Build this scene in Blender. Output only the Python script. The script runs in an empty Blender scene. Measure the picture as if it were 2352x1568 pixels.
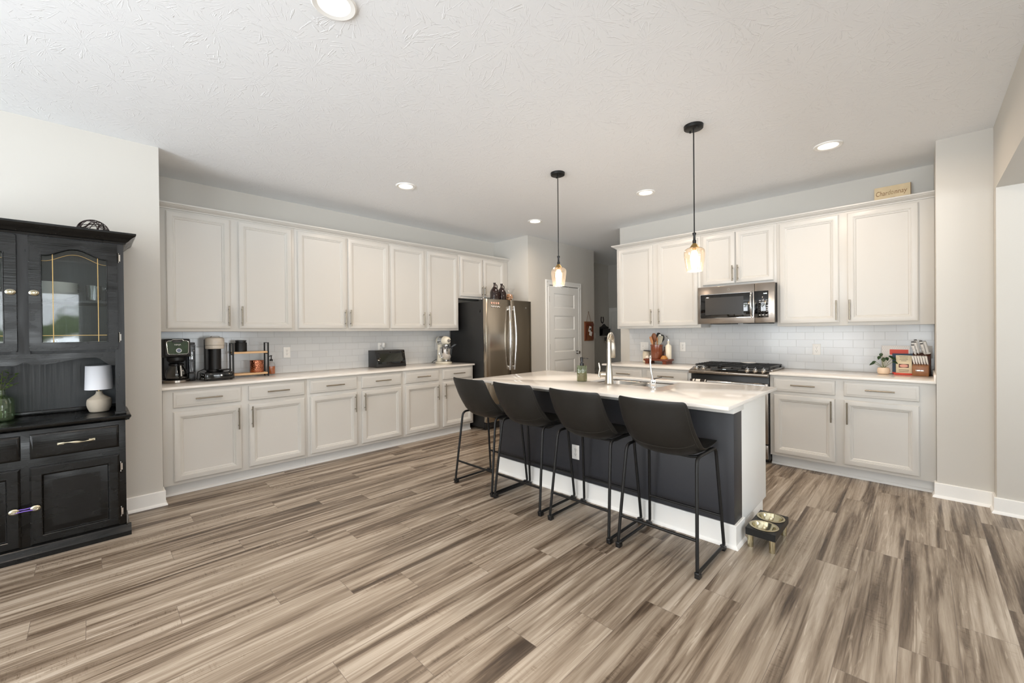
import bpy, bmesh, math, random
from mathutils import Vector, Matrix
random.seed(7)
PI = math.pi
SC = bpy.context.scene
COL = SC.collection

# ------------------------------------------------------------------ camera
def make_camera():
    yaw, pitch, roll = 0.7803, -0.0054, -0.0098
    f, cx, cy, h = 952.665, 1169.65, 768.6, 1.3365
    F = Vector((math.cos(yaw)*math.cos(pitch), math.sin(yaw)*math.cos(pitch), math.sin(pitch)))
    R = Vector((math.sin(yaw), -math.cos(yaw), 0))
    U = R.cross(F)
    c, s = math.cos(roll), math.sin(roll)
    R2 = c*R + s*U
    U2 = -s*R + c*U
    cam = bpy.data.cameras.new('camera')
    cam.sensor_width = 36; cam.lens = f/2352*36
    cam.shift_x = (1176-cx)/2352; cam.shift_y = (cy-784)/2352
    cam.clip_start = 0.05; cam.clip_end = 100
    o = bpy.data.objects.new('camera', cam); COL.objects.link(o)
    B = -F
    o.matrix_world = Matrix(((R2.x, U2.x, B.x, 0), (R2.y, U2.y, B.y, 0), (R2.z, U2.z, B.z, h), (0, 0, 0, 1)))
    SC.camera = o
make_camera()

# ------------------------------------------------------------------ view, world, daylight
SC.view_settings.view_transform = 'Standard'
SC.view_settings.look = 'None'
SC.view_settings.gamma = 1
SC.view_settings.use_curve_mapping = False
EXPOSURE = 0.0
SC.view_settings.exposure = EXPOSURE
SKY = 9.0            # brightness of the sky outside the windows
DOWNLIGHT = 11.0     # watts of each recessed ceiling lamp
PENDANT = 5.0

def make_world():
    w = bpy.data.worlds.new('world'); SC.world = w
    w.use_nodes = True
    nt = w.node_tree; nt.nodes.clear()
    N = nt.nodes.new; L = nt.links.new
    tc = N('ShaderNodeTexCoord'); sep = N('ShaderNodeSeparateXYZ'); L(tc.outputs['Generated'], sep.inputs[0])
    noi = N('ShaderNodeTexNoise'); noi.inputs['Scale'].default_value = 9; noi.inputs['Detail'].default_value = 5
    L(tc.outputs['Generated'], noi.inputs['Vector'])
    add = N('ShaderNodeMath'); add.operation = 'MULTIPLY_ADD'; L(noi.outputs['Fac'], add.inputs[0]); add.inputs[1].default_value = -0.35
    off = N('ShaderNodeMath'); off.operation = 'ADD'; L(sep.outputs['Z'], off.inputs[0]); off.inputs[1].default_value = 0.42
    L(off.outputs[0], add.inputs[2])
    ramp = N('ShaderNodeValToRGB'); L(add.outputs[0], ramp.inputs[0])
    e = ramp.color_ramp.elements
    e[0].position = 0.0; e[0].color = (1.75, 1.85, 1.95, 1)
    e[1].position = 0.30; e[1].color = (0.92, 0.96, 1.0, 1)
    for p_, c_ in ((0.235, (1.7, 1.8, 1.9)), (0.24, (0.6, 0.62, 0.6)), (0.255, (0.10, 0.13, 0.06)), (0.285, (0.13, 0.17, 0.08))):
        q = ramp.color_ramp.elements.new(p_); q.color = c_ + (1,)
    bg = N('ShaderNodeBackground'); L(ramp.outputs[0], bg.inputs[0]); bg.inputs[1].default_value = SKY
    out = N('ShaderNodeOutputWorld'); L(bg.outputs[0], out.inputs[0])
make_world()

def portal(name, loc, rot, sx, sy):
    l = bpy.data.lights.new(name, 'AREA'); l.shape = 'RECTANGLE'; l.size = sx; l.size_y = sy
    l.cycles.is_portal = True
    o = bpy.data.objects.new(name, l); COL.objects.link(o); o.location = loc; o.rotation_euler = rot
# window openings of the great room behind the camera: (centre, size) used again by the walls
WIN_X = [(-0.9, 1.45, 2.3, 2.3), (2.1, 1.45, 2.3, 2.3)]                    # on the wall x = -3.0: y centre, z centre, width, height
WIN_Y = [(-1.0, 1.4, 1.8, 1.6), (2.2, 1.4, 1.8, 1.6)]                 # on the wall y = -3.9: x centre, z centre, width, height
for yc, zc, w_, h_ in WIN_X:
    portal('daylight_portal', (-2.99, yc, zc), (0, -PI/2, 0), h_, w_)
for xc, zc, w_, h_ in WIN_Y:
    portal('daylight_portal', (xc, -3.89, zc), (PI/2, 0, 0), w_, h_)

SC.cycles.max_bounces = 9
SC.cycles.diffuse_bounces = 6
SC.cycles.glossy_bounces = 4
SC.cycles.transmission_bounces = 6
SC.cycles.transparent_max_bounces = 12
SC.cycles.caustics_reflective = False
SC.cycles.caustics_refractive = False
SC.cycles.sample_clamp_indirect = 6

# ------------------------------------------------------------------ materials
def lin(c):
    return tuple(((v/255)/12.92 if v/255 <= 0.04045 else ((v/255+0.055)/1.055)**2.4) for v in c)
MATS = {}
def mat(name, rgb, rough=0.5, metal=0.0, bump=None, vary=None, coat=0.0, emit=None, aniso=None, spec=None):
    m = bpy.data.materials.new(name); m.use_nodes = True; MATS[name] = m
    nt = m.node_tree; b = nt.nodes['Principled BSDF']; N = nt.nodes.new; L = nt.links.new
    col = lin(rgb) + (1,)
    b.inputs['Base Color'].default_value = col
    b.inputs['Roughness'].default_value = rough
    b.inputs['Metallic'].default_value = metal
    if spec is not None: b.inputs['Specular IOR Level'].default_value = spec
    if coat: b.inputs['Coat Weight'].default_value = coat; b.inputs['Coat Roughness'].default_value = 0.05
    tc = N('ShaderNodeTexCoord')
    if vary is not None:      # (scale xyz, amount, rough amount)
        mp = N('ShaderNodeMapping'); L(tc.outputs['Object'], mp.inputs[0]); mp.inputs['Scale'].default_value = vary[0]
        n = N('ShaderNodeTexNoise'); n.inputs['Scale'].default_value = 1; n.inputs['Detail'].default_value = 6; L(mp.outputs[0], n.inputs['Vector'])
        mx = N('ShaderNodeMix'); mx.data_type = 'RGBA'; L(n.outputs['Fac'], mx.inputs['Factor'])
        k = vary[1]
        mx.inputs[6].default_value = tuple(max(0, v*(1-k)) for v in col[:3]) + (1,)
        mx.inputs[7].default_value = tuple(min(1, v*(1+k)) for v in col[:3]) + (1,)
        L(mx.outputs[2], b.inputs['Base Color'])
        if len(vary) > 2:
            mr = N('ShaderNodeMapRange'); L(n.outputs['Fac'], mr.inputs[0]); mr.inputs[1].default_value = 0.3; mr.inputs[2].default_value = 0.7
            mr.inputs[3].default_value = max(0.02, rough-vary[2]); mr.inputs[4].default_value = min(1, rough+vary[2])
            L(mr.outputs[0], b.inputs['Roughness'])
    if bump is not None:      # (scale xyz, strength, distance)
        mp2 = N('ShaderNodeMapping'); L(tc.outputs['Object'], mp2.inputs[0]); mp2.inputs['Scale'].default_value = bump[0]
        n2 = N('ShaderNodeTexNoise'); n2.inputs['Scale'].default_value = 1; n2.inputs['Detail'].default_value = 4; L(mp2.outputs[0], n2.inputs['Vector'])
        bp = N('ShaderNodeBump'); bp.inputs['Strength'].default_value = bump[1]; bp.inputs['Distance'].default_value = bump[2]
        L(n2.outputs['Fac'], bp.inputs['Height']); L(bp.outputs[0], b.inputs['Normal'])
    if emit is not None:
        b.inputs['Emission Color'].default_value = lin(emit[0]) + (1,); b.inputs['Emission Strength'].default_value = emit[1]
    return m

def thin_glass(name, tint=(255, 255, 255), refl=0.12, body=0.0, bodycol=(255, 255, 255), rough=0.02):
    """thin clear glass: transparent, with a fresnel reflection and a little body colour"""
    m = bpy.data.materials.new(name); m.use_nodes = True; MATS[name] = m
    nt = m.node_tree; nt.nodes.clear(); N = nt.nodes.new; L = nt.links.new
    tr = N('ShaderNodeBsdfTransparent'); tr.inputs[0].default_value = lin(tint) + (1,)
    gl = N('ShaderNodeBsdfGlossy'); gl.inputs['Roughness'].default_value = rough
    lw = N('ShaderNodeLayerWeight'); lw.inputs[0].default_value = 0.35
    mr = N('ShaderNodeMapRange'); L(lw.outputs['Facing'], mr.inputs[0]); mr.inputs[3].default_value = refl*0.45; mr.inputs[4].default_value = min(1, refl*4.5)
    a = N('ShaderNodeMixShader'); L(mr.outputs[0], a.inputs[0]); L(tr.outputs[0], a.inputs[1]); L(gl.outputs[0], a.inputs[2])
    last = a
    if body > 0:
        df = N('ShaderNodeBsdfDiffuse'); df.inputs[0].default_value = lin(bodycol) + (1,)
        c = N('ShaderNodeMixShader'); c.inputs[0].default_value = body; L(a.outputs[0], c.inputs[1]); L(df.outputs[0], c.inputs[2]); last = c
    o = N('ShaderNodeOutputMaterial'); L(last.outputs[0], o.inputs[0])
    return m

WALL = mat('wall_paint', (203, 200, 193), 0.75, bump=((60, 60, 60), 0.08, 0.002))
HALLW = WALL
TRIMW = mat('trim_white', (243, 243, 240), 0.38)
CAB = mat('cabinet_paint', (204, 202, 197), 0.34)
KICK = mat('toe_kick_paint', (214, 214, 212), 0.45)
NICKEL = mat('brushed_nickel', (190, 184, 172), 0.28, 1.0)
PULL = mat('pull_nickel', (146, 138, 124), 0.3, 1.0)
CHROME = mat('chrome', (225, 225, 225), 0.08, 1.0)
STEEL = mat('stainless_steel', (158, 150, 142), 0.22, 1.0, vary=((2, 2, 200), 0.02, 0.02))
STEELD = mat('dark_stainless_steel', (190, 180, 166), 0.22, 1.0, vary=((3.0, 3.0, 0.5), 0.22, 0.05))
STEELL = mat('basin_steel', (190, 186, 180), 0.3, 1.0)
BLACKP = mat('black_plastic', (22, 22, 23), 0.35)
BLACKG = mat('black_gloss', (8, 8, 8), 0.06, coat=0.5)
BLACKM = mat('black_metal', (24, 24, 24), 0.42, 0.3)
FRSIDE = mat('fridge_side_black', (34, 34, 34), 0.5, bump=((400, 400, 400), 0.15, 0.0005))
QUARTZ = mat('white_quartz', (240, 236, 230), 0.12, vary=((7, 7, 7), 0.015))
CHAR = mat('charcoal_paint', (47, 48, 53), 0.45, bump=((40, 40, 40), 0.05, 0.001))
LEATHER = mat('black_leather', (25, 24, 22), 0.46, bump=((220, 220, 220), 0.35, 0.0006), vary=((14, 14, 14), 0.15, 0.06))
THREAD = mat('grey_thread', (62, 60, 55), 0.7)
HUTCH = mat('hutch_black_paint', (10, 11, 11), 0.25, spec=0.36, bump=((4, 4, 160), 0.45, 0.0010), vary=((5, 5, 14), 0.3, 0.12))
HUTCHB = mat('hutch_back_lightened', (44, 48, 50), 0.4, bump=((200, 200, 5), 0.6, 0.0012), vary=((120, 120, 3), 0.35, 0.10))  # hutch black made lighter: flash light on the back put into the colour
HUTCHV = mat('hutch_black_vertical_grain', (20, 22, 24), 0.36, spec=0.4, bump=((220, 220, 6), 0.5, 0.0008), vary=((30, 30, 4), 0.35, 0.10))
PEWTER = mat('antique_pewter', (196, 190, 168), 0.3, 1.0)
BRASS = mat('brass', (166, 140, 92), 0.4, 1.0)
GOLD = mat('polished_gold', (206, 196, 164), 0.16, 1.0)
COPPER = mat('hammered_copper', (190, 122, 94), 0.18, 1.0)
WHITEP = mat('white_plastic', (236, 235, 232), 0.35)
SLOT = mat('dark_slot', (40, 38, 36), 0.6)
CREAM = mat('cream_ceramic', (232, 226, 208), 0.28, coat=0.3)
WHITEC = mat('white_ceramic', (236, 234, 230), 0.15, coat=0.3)
LINEN = mat('white_lamp_shade', (232, 234, 240), 0.8)
STONEW = mat('ribbed_stoneware', (186, 176, 160), 0.75, bump=((30, 30, 300), 0.4, 0.002))
WOODL = mat('light_oak_wood', (214, 176, 132), 0.45, vary=((4, 60, 60), 0.15))
WOODR = mat('reddish_wood', (108, 50, 28), 0.35, vary=((5, 60, 60), 0.25))
WOODB = mat('knife_block_brown', (140, 92, 54), 0.38, vary=((40, 40, 5), 0.2))
WOODD = mat('knife_block_dark_wood', (64, 32, 18), 0.3, vary=((40, 40, 5), 0.25))
WOODS = mat('spoon_wood', (176, 120, 74), 0.5, vary=((20, 20, 5), 0.2))
WOODK = mat('walnut_wood', (128, 78, 46), 0.5)
CROCK = mat('brown_glazed_crock', (118, 62, 38), 0.2, coat=0.4)
OLIVE = mat('light_wood_citrus', (176, 120, 58), 0.4)
BEIGE = mat('greige_plastic', (196, 188, 176), 0.35)
RED = mat('book_red', (214, 68, 44), 0.5)
NAVY = mat('book_navy', (34, 58, 82), 0.55)
PAGE = mat('book_cream', (228, 214, 180), 0.6)
PAPER = mat('paper_white', (232, 228, 224), 0.7)
INK = mat('dark_print', (84, 66, 48), 0.7)
INKB = mat('brown_lettering', (140, 102, 66), 0.7)
INKP = mat('faded_lettering', (170, 140, 100), 0.7)
PARCH = mat('parchment_board', (226, 204, 166), 0.6, vary=((9, 9, 9), 0.22))
PARCHS = mat('board_edge', (110, 80, 44), 0.7)
LEAF = mat('dark_green_leaf', (34, 62, 30), 0.35)
LEAFL = mat('light_green_leaf', (128, 160, 84), 0.45)
STEM = mat('green_stem', (106, 118, 60), 0.6)
POT = mat('peach_pot', (232, 208, 182), 0.55)
CORK = mat('wine_cork', (206, 160, 120), 0.8, vary=((60, 60, 60), 0.3))
BROWNG = mat('brown_jug_glass', (30, 12, 8), 0.06, coat=0.6)
PURPLE = mat('purple_band', (120, 92, 190), 0.5)
ROPE = mat('brown_cord', (120, 84, 54), 0.8)
IRON = mat('dark_iron', (40, 26, 26), 0.5, 0.5)
GREENG = thin_glass('green_tinted_glass', (216, 232, 214), 0.16, 0.12, (150, 170, 130))
PUMPG = thin_glass('ribbed_green_glass', (196, 206, 170), 0.2, 0.12, (130, 150, 100))
PUMPL = mat('rosy_liquid', (190, 150, 130), 0.3)
AMBER = mat('amber_liquid', (176, 96, 44), 0.25)
CLEAR = thin_glass('clear_glass', (252, 252, 252), 0.12)
PANE = thin_glass('cabinet_glass', (240, 244, 244), 0.10)
SMOKE = thin_glass('smoked_plastic', (196, 200, 206), 0.25, 0.18, (120, 124, 130))
CARAFE = thin_glass('carafe_glass', (120, 116, 112), 0.22)
WARMG = thin_glass('warm_pendant_glass', (254, 250, 245), 0.12, 0.025, (255, 250, 244), 0.04)
BULB = mat('glowing_bulb', (255, 240, 210), 0.4, emit=((255, 222, 170), 28))
LENS = mat('ceiling_lens', (255, 250, 240), 0.4, emit=((255, 238, 214), 6))
DISP = mat('lit_display', (230, 240, 240), 0.4, emit=((225, 240, 245), 2.0))
PRINTW = mat('white_print', (225, 225, 225), 0.5)
PANEL_REFL = mat('panel_painted_reflection', (38, 58, 30), 0.08, 0.3, vary=((26, 26, 26), 0.7), coat=0.5)  # mottled green paints in the reflection of trees on the panel

def wood_floor():
    m = bpy.data.materials.new('vinyl_plank'); m.use_nodes = True; MATS['floor'] = m
    nt = m.node_tree; b = nt.nodes['Principled BSDF']; N = nt.nodes.new; L = nt.links.new
    def math_(op, a, b_=None, c=None):
        n = N('ShaderNodeMath'); n.operation = op
        for i, v in enumerate((a, b_, c)):
            if v is None: continue
            if isinstance(v, (int, float)): n.inputs[i].default_value = v
            else: L(v, n.inputs[i])
        return n.outputs[0]
    uv = N('ShaderNodeUVMap'); uv.uv_map = 'plank'
    su = N('ShaderNodeSeparateXYZ'); L(uv.outputs[0], su.inputs[0])      # u along (m), v across (0..0.182)
    at = N('ShaderNodeAttribute'); at.attribute_name = 'seed'
    seed = at.outputs['Fac']
    s10 = math_('MULTIPLY', seed, 37.0)
    u, v = su.outputs['X'], su.outputs['Y']
    def noise(fu, fv, detail=4, dist=0.0, rough=0.55, off=0.0):
        cb = N('ShaderNodeCombineXYZ')
        L(math_('MULTIPLY', u, fu), cb.inputs[0]); L(math_('MULTIPLY', v, fv), cb.inputs[1]); L(math_('ADD', s10, off), cb.inputs[2])
        n = N('ShaderNodeTexNoise'); L(cb.outputs[0], n.inputs['Vector']); n.inputs['Scale'].default_value = 1
        n.inputs['Detail'].default_value = detail; n.inputs['Distortion'].default_value = dist; n.inputs['Roughness'].default_value = rough
        return n.outputs['Fac']
    def rng(x, a, b_, c=0.0, d=1.0):
        n = N('ShaderNodeMapRange'); n.interpolation_type = 'SMOOTHSTEP'; L(x, n.inputs[0])
        for i, q in enumerate((a, b_, c, d)): n.inputs[i+1].default_value = q
        return n.outputs[0]
    broad = rng(noise(0.65, 9.5, 3, 1.0), 0.36, 0.66)
    streak = rng(noise(0.8, 26, 6, 1.2, 0.62, 5.0), 0.36, 0.68)
    fine = noise(14, 420, 3, 0.2, 0.6, 9.0)
    white = rng(noise(2.2, 26, 4, 1.4, 0.6, 13.0), 0.60, 0.72)
    cross = noise(95, 16, 3, 1.2, 0.6, 17.0)
    crm = math_('MULTIPLY', rng(noise(1.6, 9, 2, 0.5, 0.5, 21.0), 0.54, 0.68), rng(cross, 0.52, 0.62))
    dk = math_('MULTIPLY_ADD', streak, 0.34, math_('MULTIPLY', broad, 0.50))
    dk = math_('MULTIPLY_ADD', fine, 0.20, math_('SUBTRACT', dk, 0.10))
    dk = math_('MULTIPLY_ADD', crm, 0.14, math_('ADD', dk, 0.10))
    dk = math_('SUBTRACT', dk, math_('MULTIPLY', white, 0.28))
    dk = math_('ADD', dk, math_('MULTIPLY', math_('SUBTRACT', seed, 0.5), 0.26))
    ramp = N('ShaderNodeValToRGB'); L(dk, ramp.inputs[0])
    e = ramp.color_ramp.elements
    e[0].position = 0.0; e[0].color = lin((190, 179, 164)) + (1,)
    e[1].position = 1.0; e[1].color = lin((60, 49, 40)) + (1,)
    for p_, c_ in ((0.25, (164, 151, 135)), (0.5, (136, 122, 106)), (0.75, (96, 82, 68))):
        q = e.new(p_); q.color = lin(c_) + (1,)
    # joint lines
    eu = math_('MINIMUM', u, math_('SUBTRACT', 1.24, u)); ev = math_('MINIMUM', v, math_('SUBTRACT', 0.182, v))
    ed = rng(math_('MINIMUM', eu, ev), 0.0003, 0.0016)
    mx = N('ShaderNodeMix'); mx.data_type = 'RGBA'; L(ed, mx.inputs['Factor']); mx.inputs[6].default_value = lin((112, 100, 90)) + (1,)
    L(ramp.outputs[0], mx.inputs[7]); L(mx.outputs[2], b.inputs['Base Color'])
    b.inputs['Roughness'].default_value = 0.38
    L(rng(fine, 0.3, 0.7, 0.30, 0.46), b.inputs['Roughness'])
    bp = N('ShaderNodeBump'); bp.inputs['Strength'].default_value = 0.25; bp.inputs['Distance'].default_value = 0.001
    L(math_('ADD', fine, math_('MULTIPLY', ed, 1.5)), bp.inputs['Height']); L(bp.outputs[0], b.inputs['Normal'])
    return m
FLOORM = wood_floor()

def ceiling_mat():
    m = bpy.data.materials.new('stomped_ceiling'); m.use_nodes = True; MATS['ceiling'] = m
    nt = m.node_tree; b = nt.nodes['Principled BSDF']; N = nt.nodes.new; L = nt.links.new
    b.inputs['Base Color'].default_value = lin((240, 243, 246)) + (1,); b.inputs['Roughness'].default_value = 0.8
    tc = N('ShaderNodeTexCoord')
    hs = []
    for off, sc in (((0, 0, 0), 3.4), ((3.3, 1.7, 0), 3.9)):
        mp = N('ShaderNodeMapping'); L(tc.outputs['Object'], mp.inputs[0]); mp.inputs['Location'].default_value = off
        vo = N('ShaderNodeTexVoronoi'); vo.voronoi_dimensions = '2D'; vo.inputs['Scale'].default_value = sc; L(mp.outputs[0], vo.inputs['Vector'])
        sub = N('ShaderNodeVectorMath'); sub.operation = 'SUBTRACT'; L(mp.outputs[0], sub.inputs[0]); L(vo.outputs['Position'], sub.inputs[1])
        sp = N('ShaderNodeSeparateXYZ'); L(sub.outputs[0], sp.inputs[0])
        an = N('ShaderNodeMath'); an.operation = 'ARCTAN2'; L(sp.outputs['Y'], an.inputs[0]); L(sp.outputs['X'], an.inputs[1])
        cb = N('ShaderNodeCombineXYZ')
        m1 = N('ShaderNodeMath'); m1.operation = 'MULTIPLY'; L(an.outputs[0], m1.inputs[0]); m1.inputs[1].default_value = 12; L(m1.outputs[0], cb.inputs[0])
        m2 = N('ShaderNodeMath'); m2.operation = 'MULTIPLY'; L(vo.outputs['Distance'], m2.inputs[0]); m2.inputs[1].default_value = 2.4; L(m2.outputs[0], cb.inputs[1])
        m3 = N('ShaderNodeSeparateXYZ'); L(vo.outputs['Color'], m3.inputs[0]); m4 = N('ShaderNodeMath'); m4.operation = 'MULTIPLY'; L(m3.outputs[0], m4.inputs[0]); m4.inputs[1].default_value = 50; L(m4.outputs[0], cb.inputs[2])
        no = N('ShaderNodeTexNoise'); no.inputs['Scale'].default_value = 1.0; no.inputs['Detail'].default_value = 2; no.inputs['Distortion'].default_value = 0.25; L(cb.outputs[0], no.inputs['Vector'])
        mr = N('ShaderNodeMapRange'); mr.interpolation_type = 'SMOOTHSTEP'; L(no.outputs['Fac'], mr.inputs[0]); mr.inputs[1].default_value = 0.60; mr.inputs[2].default_value = 0.66
        hs.append(mr.outputs[0])
    ad = N('ShaderNodeMath'); ad.operation = 'MAXIMUM'; L(hs[0], ad.inputs[0]); L(hs[1], ad.inputs[1])
    bp = N('ShaderNodeBump'); bp.inputs['Strength'].default_value = 0.35; bp.inputs['Distance'].default_value = 0.0040
    L(ad.outputs[0], bp.inputs['Height']); L(bp.outputs[0], b.inputs['Normal'])
    return m
CEILM = ceiling_mat()

def tile_mat(name, axis):
    m = bpy.data.materials.new(name); m.use_nodes = True; MATS[name] = m
    nt = m.node_tree; b = nt.nodes['Principled BSDF']; N = nt.nodes.new; L = nt.links.new
    tc = N('ShaderNodeTexCoord'); sp = N('ShaderNodeSeparateXYZ'); L(tc.outputs['Object'], sp.inputs[0])
    cb = N('ShaderNodeCombineXYZ'); L(sp.outputs['X' if axis == 'x' else 'Y'], cb.inputs[0]); L(sp.outputs['Z'], cb.inputs[1])
    br = N('ShaderNodeTexBrick'); L(cb.outputs[0], br.inputs['Vector'])
    br.inputs['Scale'].default_value = 1; br.inputs['Brick Width'].default_value = 0.158; br.inputs['Row Height'].default_value = 0.079
    br.inputs['Mortar Size'].default_value = 0.0020; br.inputs['Mortar Smooth'].default_value = 0.3; br.offset = 0.5
    br.inputs['Color1'].default_value = lin((204, 206, 208)) + (1,); br.inputs['Color2'].default_value = lin((209, 211, 212)) + (1,)
    br.inputs['Mortar'].default_value = lin((192, 193, 193)) + (1,)
    L(br.outputs['Color'], b.inputs['Base Color'])
    b.inputs['Roughness'].default_value = 0.17
    # each tile tilts a hair: noise per tile colour plus soft waviness
    no = N('ShaderNodeTexNoise'); no.inputs['Scale'].default_value = 9; L(tc.outputs['Object'], no.inputs['Vector'])
    ml = N('ShaderNodeMath'); ml.operation = 'MULTIPLY_ADD'; L(br.outputs['Fac'], ml.inputs[0]); ml.inputs[1].default_value = -1.0
    m2 = N('ShaderNodeMath'); m2.operation = 'MULTIPLY'; L(no.outputs['Fac'], m2.inputs[0]); m2.inputs[1].default_value = 1.2; L(m2.outputs[0], ml.inputs[2])
    bp = N('ShaderNodeBump'); bp.inputs['Strength'].default_value = 0.5; bp.inputs['Distance'].default_value = 0.0015
    L(ml.outputs[0], bp.inputs['Height']); L(bp.outputs[0], b.inputs['Normal'])
    return m
TILEX = tile_mat('subway_tile_x', 'x'); TILEY = tile_mat('subway_tile_y', 'y')

def hammered():
    m = MATS['hammered_copper']; nt = m.node_tree; N = nt.nodes.new; L = nt.links.new; b = nt.nodes['Principled BSDF']
    tc = N('ShaderNodeTexCoord'); vo = N('ShaderNodeTexVoronoi'); vo.inputs['Scale'].default_value = 90; L(tc.outputs['Object'], vo.inputs['Vector'])
    bp = N('ShaderNodeBump'); bp.inputs['Strength'].default_value = 0.9; bp.inputs['Distance'].default_value = 0.003
    L(vo.outputs['Distance'], bp.inputs['Height']); L(bp.outputs[0], b.inputs['Normal'])
hammered()

# ------------------------------------------------------------------ mesh helpers
class MB:
    def __init__(s): s.v = []; s.f = []
    def add(s, vs, fs):
        n = len(s.v); s.v += [tuple(p) for p in vs]; s.f += [tuple(i+n for i in f) for f in fs]; return s
    def box(s, x0, x1, y0, y1, z0, z1):
        if x0 > x1: x0, x1 = x1, x0
        if y0 > y1: y0, y1 = y1, y0
        if z0 > z1: z0, z1 = z1, z0
        return s.add([(x0, y0, z0), (x1, y0, z0), (x1, y1, z0), (x0, y1, z0), (x0, y0, z1), (x1, y0, z1), (x1, y1, z1), (x0, y1, z1)],
                     [(0, 3, 2, 1), (4, 5, 6, 7), (0, 1, 5, 4), (1, 2, 6, 5), (2, 3, 7, 6), (3, 0, 4, 7)])
    def lathe(s, prof, n=32, c=(0, 0, 0), sx=1, sy=1, rib=0, ribn=0):
        """prof: list of (r, z); closed to the axis at ends when r == 0"""
        vs, fs, rows = [], [], []
        for r, z in prof:
            if r <= 1e-7: rows.append([len(vs)]); vs.append((c[0], c[1], c[2]+z))
            else:
                row = []
                for i in range(n):
                    a = 2*PI*i/n; q = r*(1+rib*math.cos(ribn*a)) if rib else r
                    row.append(len(vs)); vs.append((c[0]+q*math.cos(a)*sx, c[1]+q*math.sin(a)*sy, c[2]+z))
                rows.append(row)
        for a, b in zip(rows, rows[1:]):
            if len(a) == 1 and len(b) == 1: continue
            for i in range(n):
                j = (i+1) % n
                if len(a) == 1: fs.append((a[0], b[j], b[i]))
                elif len(b) == 1: fs.append((a[i], a[j], b[0]))
                else: fs.append((a[i], a[j], b[j], b[i]))
        return s.add(vs, fs)
    def cyl(s, p0, p1, r0, r1=None, n=20):
        return s.tube([p0, p1], [r0, r0 if r1 is None else r1], n)
    def tube(s, pts, r, n=12, cap=True, closed=False, flat=None):
        """flat: (width scale, height scale) of the section"""
        P = [Vector(p) for p in pts]; m = len(P)
        R = r if isinstance(r, (list, tuple)) else [r]*m
        T = []
        for i in range(m):
            if closed: t = P[(i+1) % m]-P[i-1]
            else: t = P[min(i+1, m-1)]-P[max(i-1, 0)]
            T.append(t.normalized())
        up = Vector((0, 0, 1)) if abs(T[0].z) < 0.9 else Vector((1, 0, 0))
        nrm = (up - T[0]*up.dot(T[0])).normalized()
        vs, fs = [], []
        for i in range(m):
            nrm = (nrm - T[i]*nrm.dot(T[i])).normalized(); bn = T[i].cross(nrm)
            for k in range(n):
                a = 2*PI*k/n; ca, sa = math.cos(a), math.sin(a)
                if flat: ca *= flat[0]; sa *= flat[1]
                vs.append(P[i] + (nrm*ca + bn*sa)*R[i])
        for i in range(m if closed else m-1):
            a, b = i*n, ((i+1) % m)*n
            for k in range(n):
                j = (k+1) % n; fs.append((a+k, a+j, b+j, b+k))
        if cap and not closed:
            fs.append(tuple(range(n))[::-1]); fs.append(tuple(range((m-1)*n, m*n)))
        return s.add(vs, fs)
    def prism(s, poly, axis, a, b):
        """extrude a 2D polygon along axis from a to b; poly in the two other axes in xyz order"""
        n = len(poly)
        def mk(p, t):
            if axis == 'x': return (t, p[0], p[1])
            if axis == 'y': return (p[0], t, p[1])
            return (p[0], p[1], t)
        vs = [mk(p, a) for p in poly]+[mk(p, b) for p in poly]
        fs = [tuple(range(n)), tuple(range(2*n-1, n-1, -1))]+[(i, i+n, (i+1) % n+n, (i+1) % n) for i in range(n)]
        return s.add(vs, fs)
    def strip(s, xs, zl, zh, y0, y1):
        """solid board in the xz plane whose lower and upper edges are functions of x"""
        vs, fs = [], []
        for x in xs:
            a, b = zl(x), zh(x); vs += [(x, y0, a), (x, y1, a), (x, y1, b), (x, y0, b)]
        for i in range(len(xs)-1):
            p, q = i*4, i*4+4
            fs += [(p, q, q+3, p+3), (p+1, p+2, q+2, q+1), (p, p+1, q+1, q), (p+3, q+3, q+2, p+2)]
        fs += [(0, 3, 2, 1), (len(vs)-4, len(vs)-3, len(vs)-2, len(vs)-1)]
        return s.add(vs, fs)
    def panel(s, x0, x1, z0, z1, yb, rings):
        """door or drawer front: rectangular rings (inset, depth towards -y); closes front and back"""
        vs, fs = [], []
        for ins, d in rings:
            vs += [(x0+ins, yb-d, z0+ins), (x1-ins, yb-d, z0+ins), (x1-ins, yb-d, z1-ins), (x0+ins, yb-d, z1-ins)]
        for i in range(len(rings)-1):
            a, b = i*4, i*4+4
            for k in range(4):
                j = (k+1) % 4; fs.append((a+k, a+j, b+j, b+k))
        fs.append((3, 2, 1, 0)); n = len(vs); fs.append((n-4, n-3, n-2, n-1))
        return s.add(vs, fs)
    def grid(s, rows, close_u=False):
        n = len(rows[0]); vs = [p for r in rows for p in r]; fs = []
        for i in range(len(rows)-1):
            for k in range(n if close_u else n-1):
                j = (k+1) % n; fs.append((i*n+k, i*n+j, (i+1)*n+j, (i+1)*n+k))
        return s.add(vs, fs)
    def ball(s, c, r, n=16, sx=1, sy=1, sz=1):
        prof = [(r*math.sin(PI*i/(n//2+2))*1.0, -r*math.cos(PI*i/(n//2+2))*sz) for i in range(n//2+3)]
        prof[0] = (0, -r*sz); prof[-1] = (0, r*sz)
        return s.lathe(prof, n, c, sx, sy)

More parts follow.
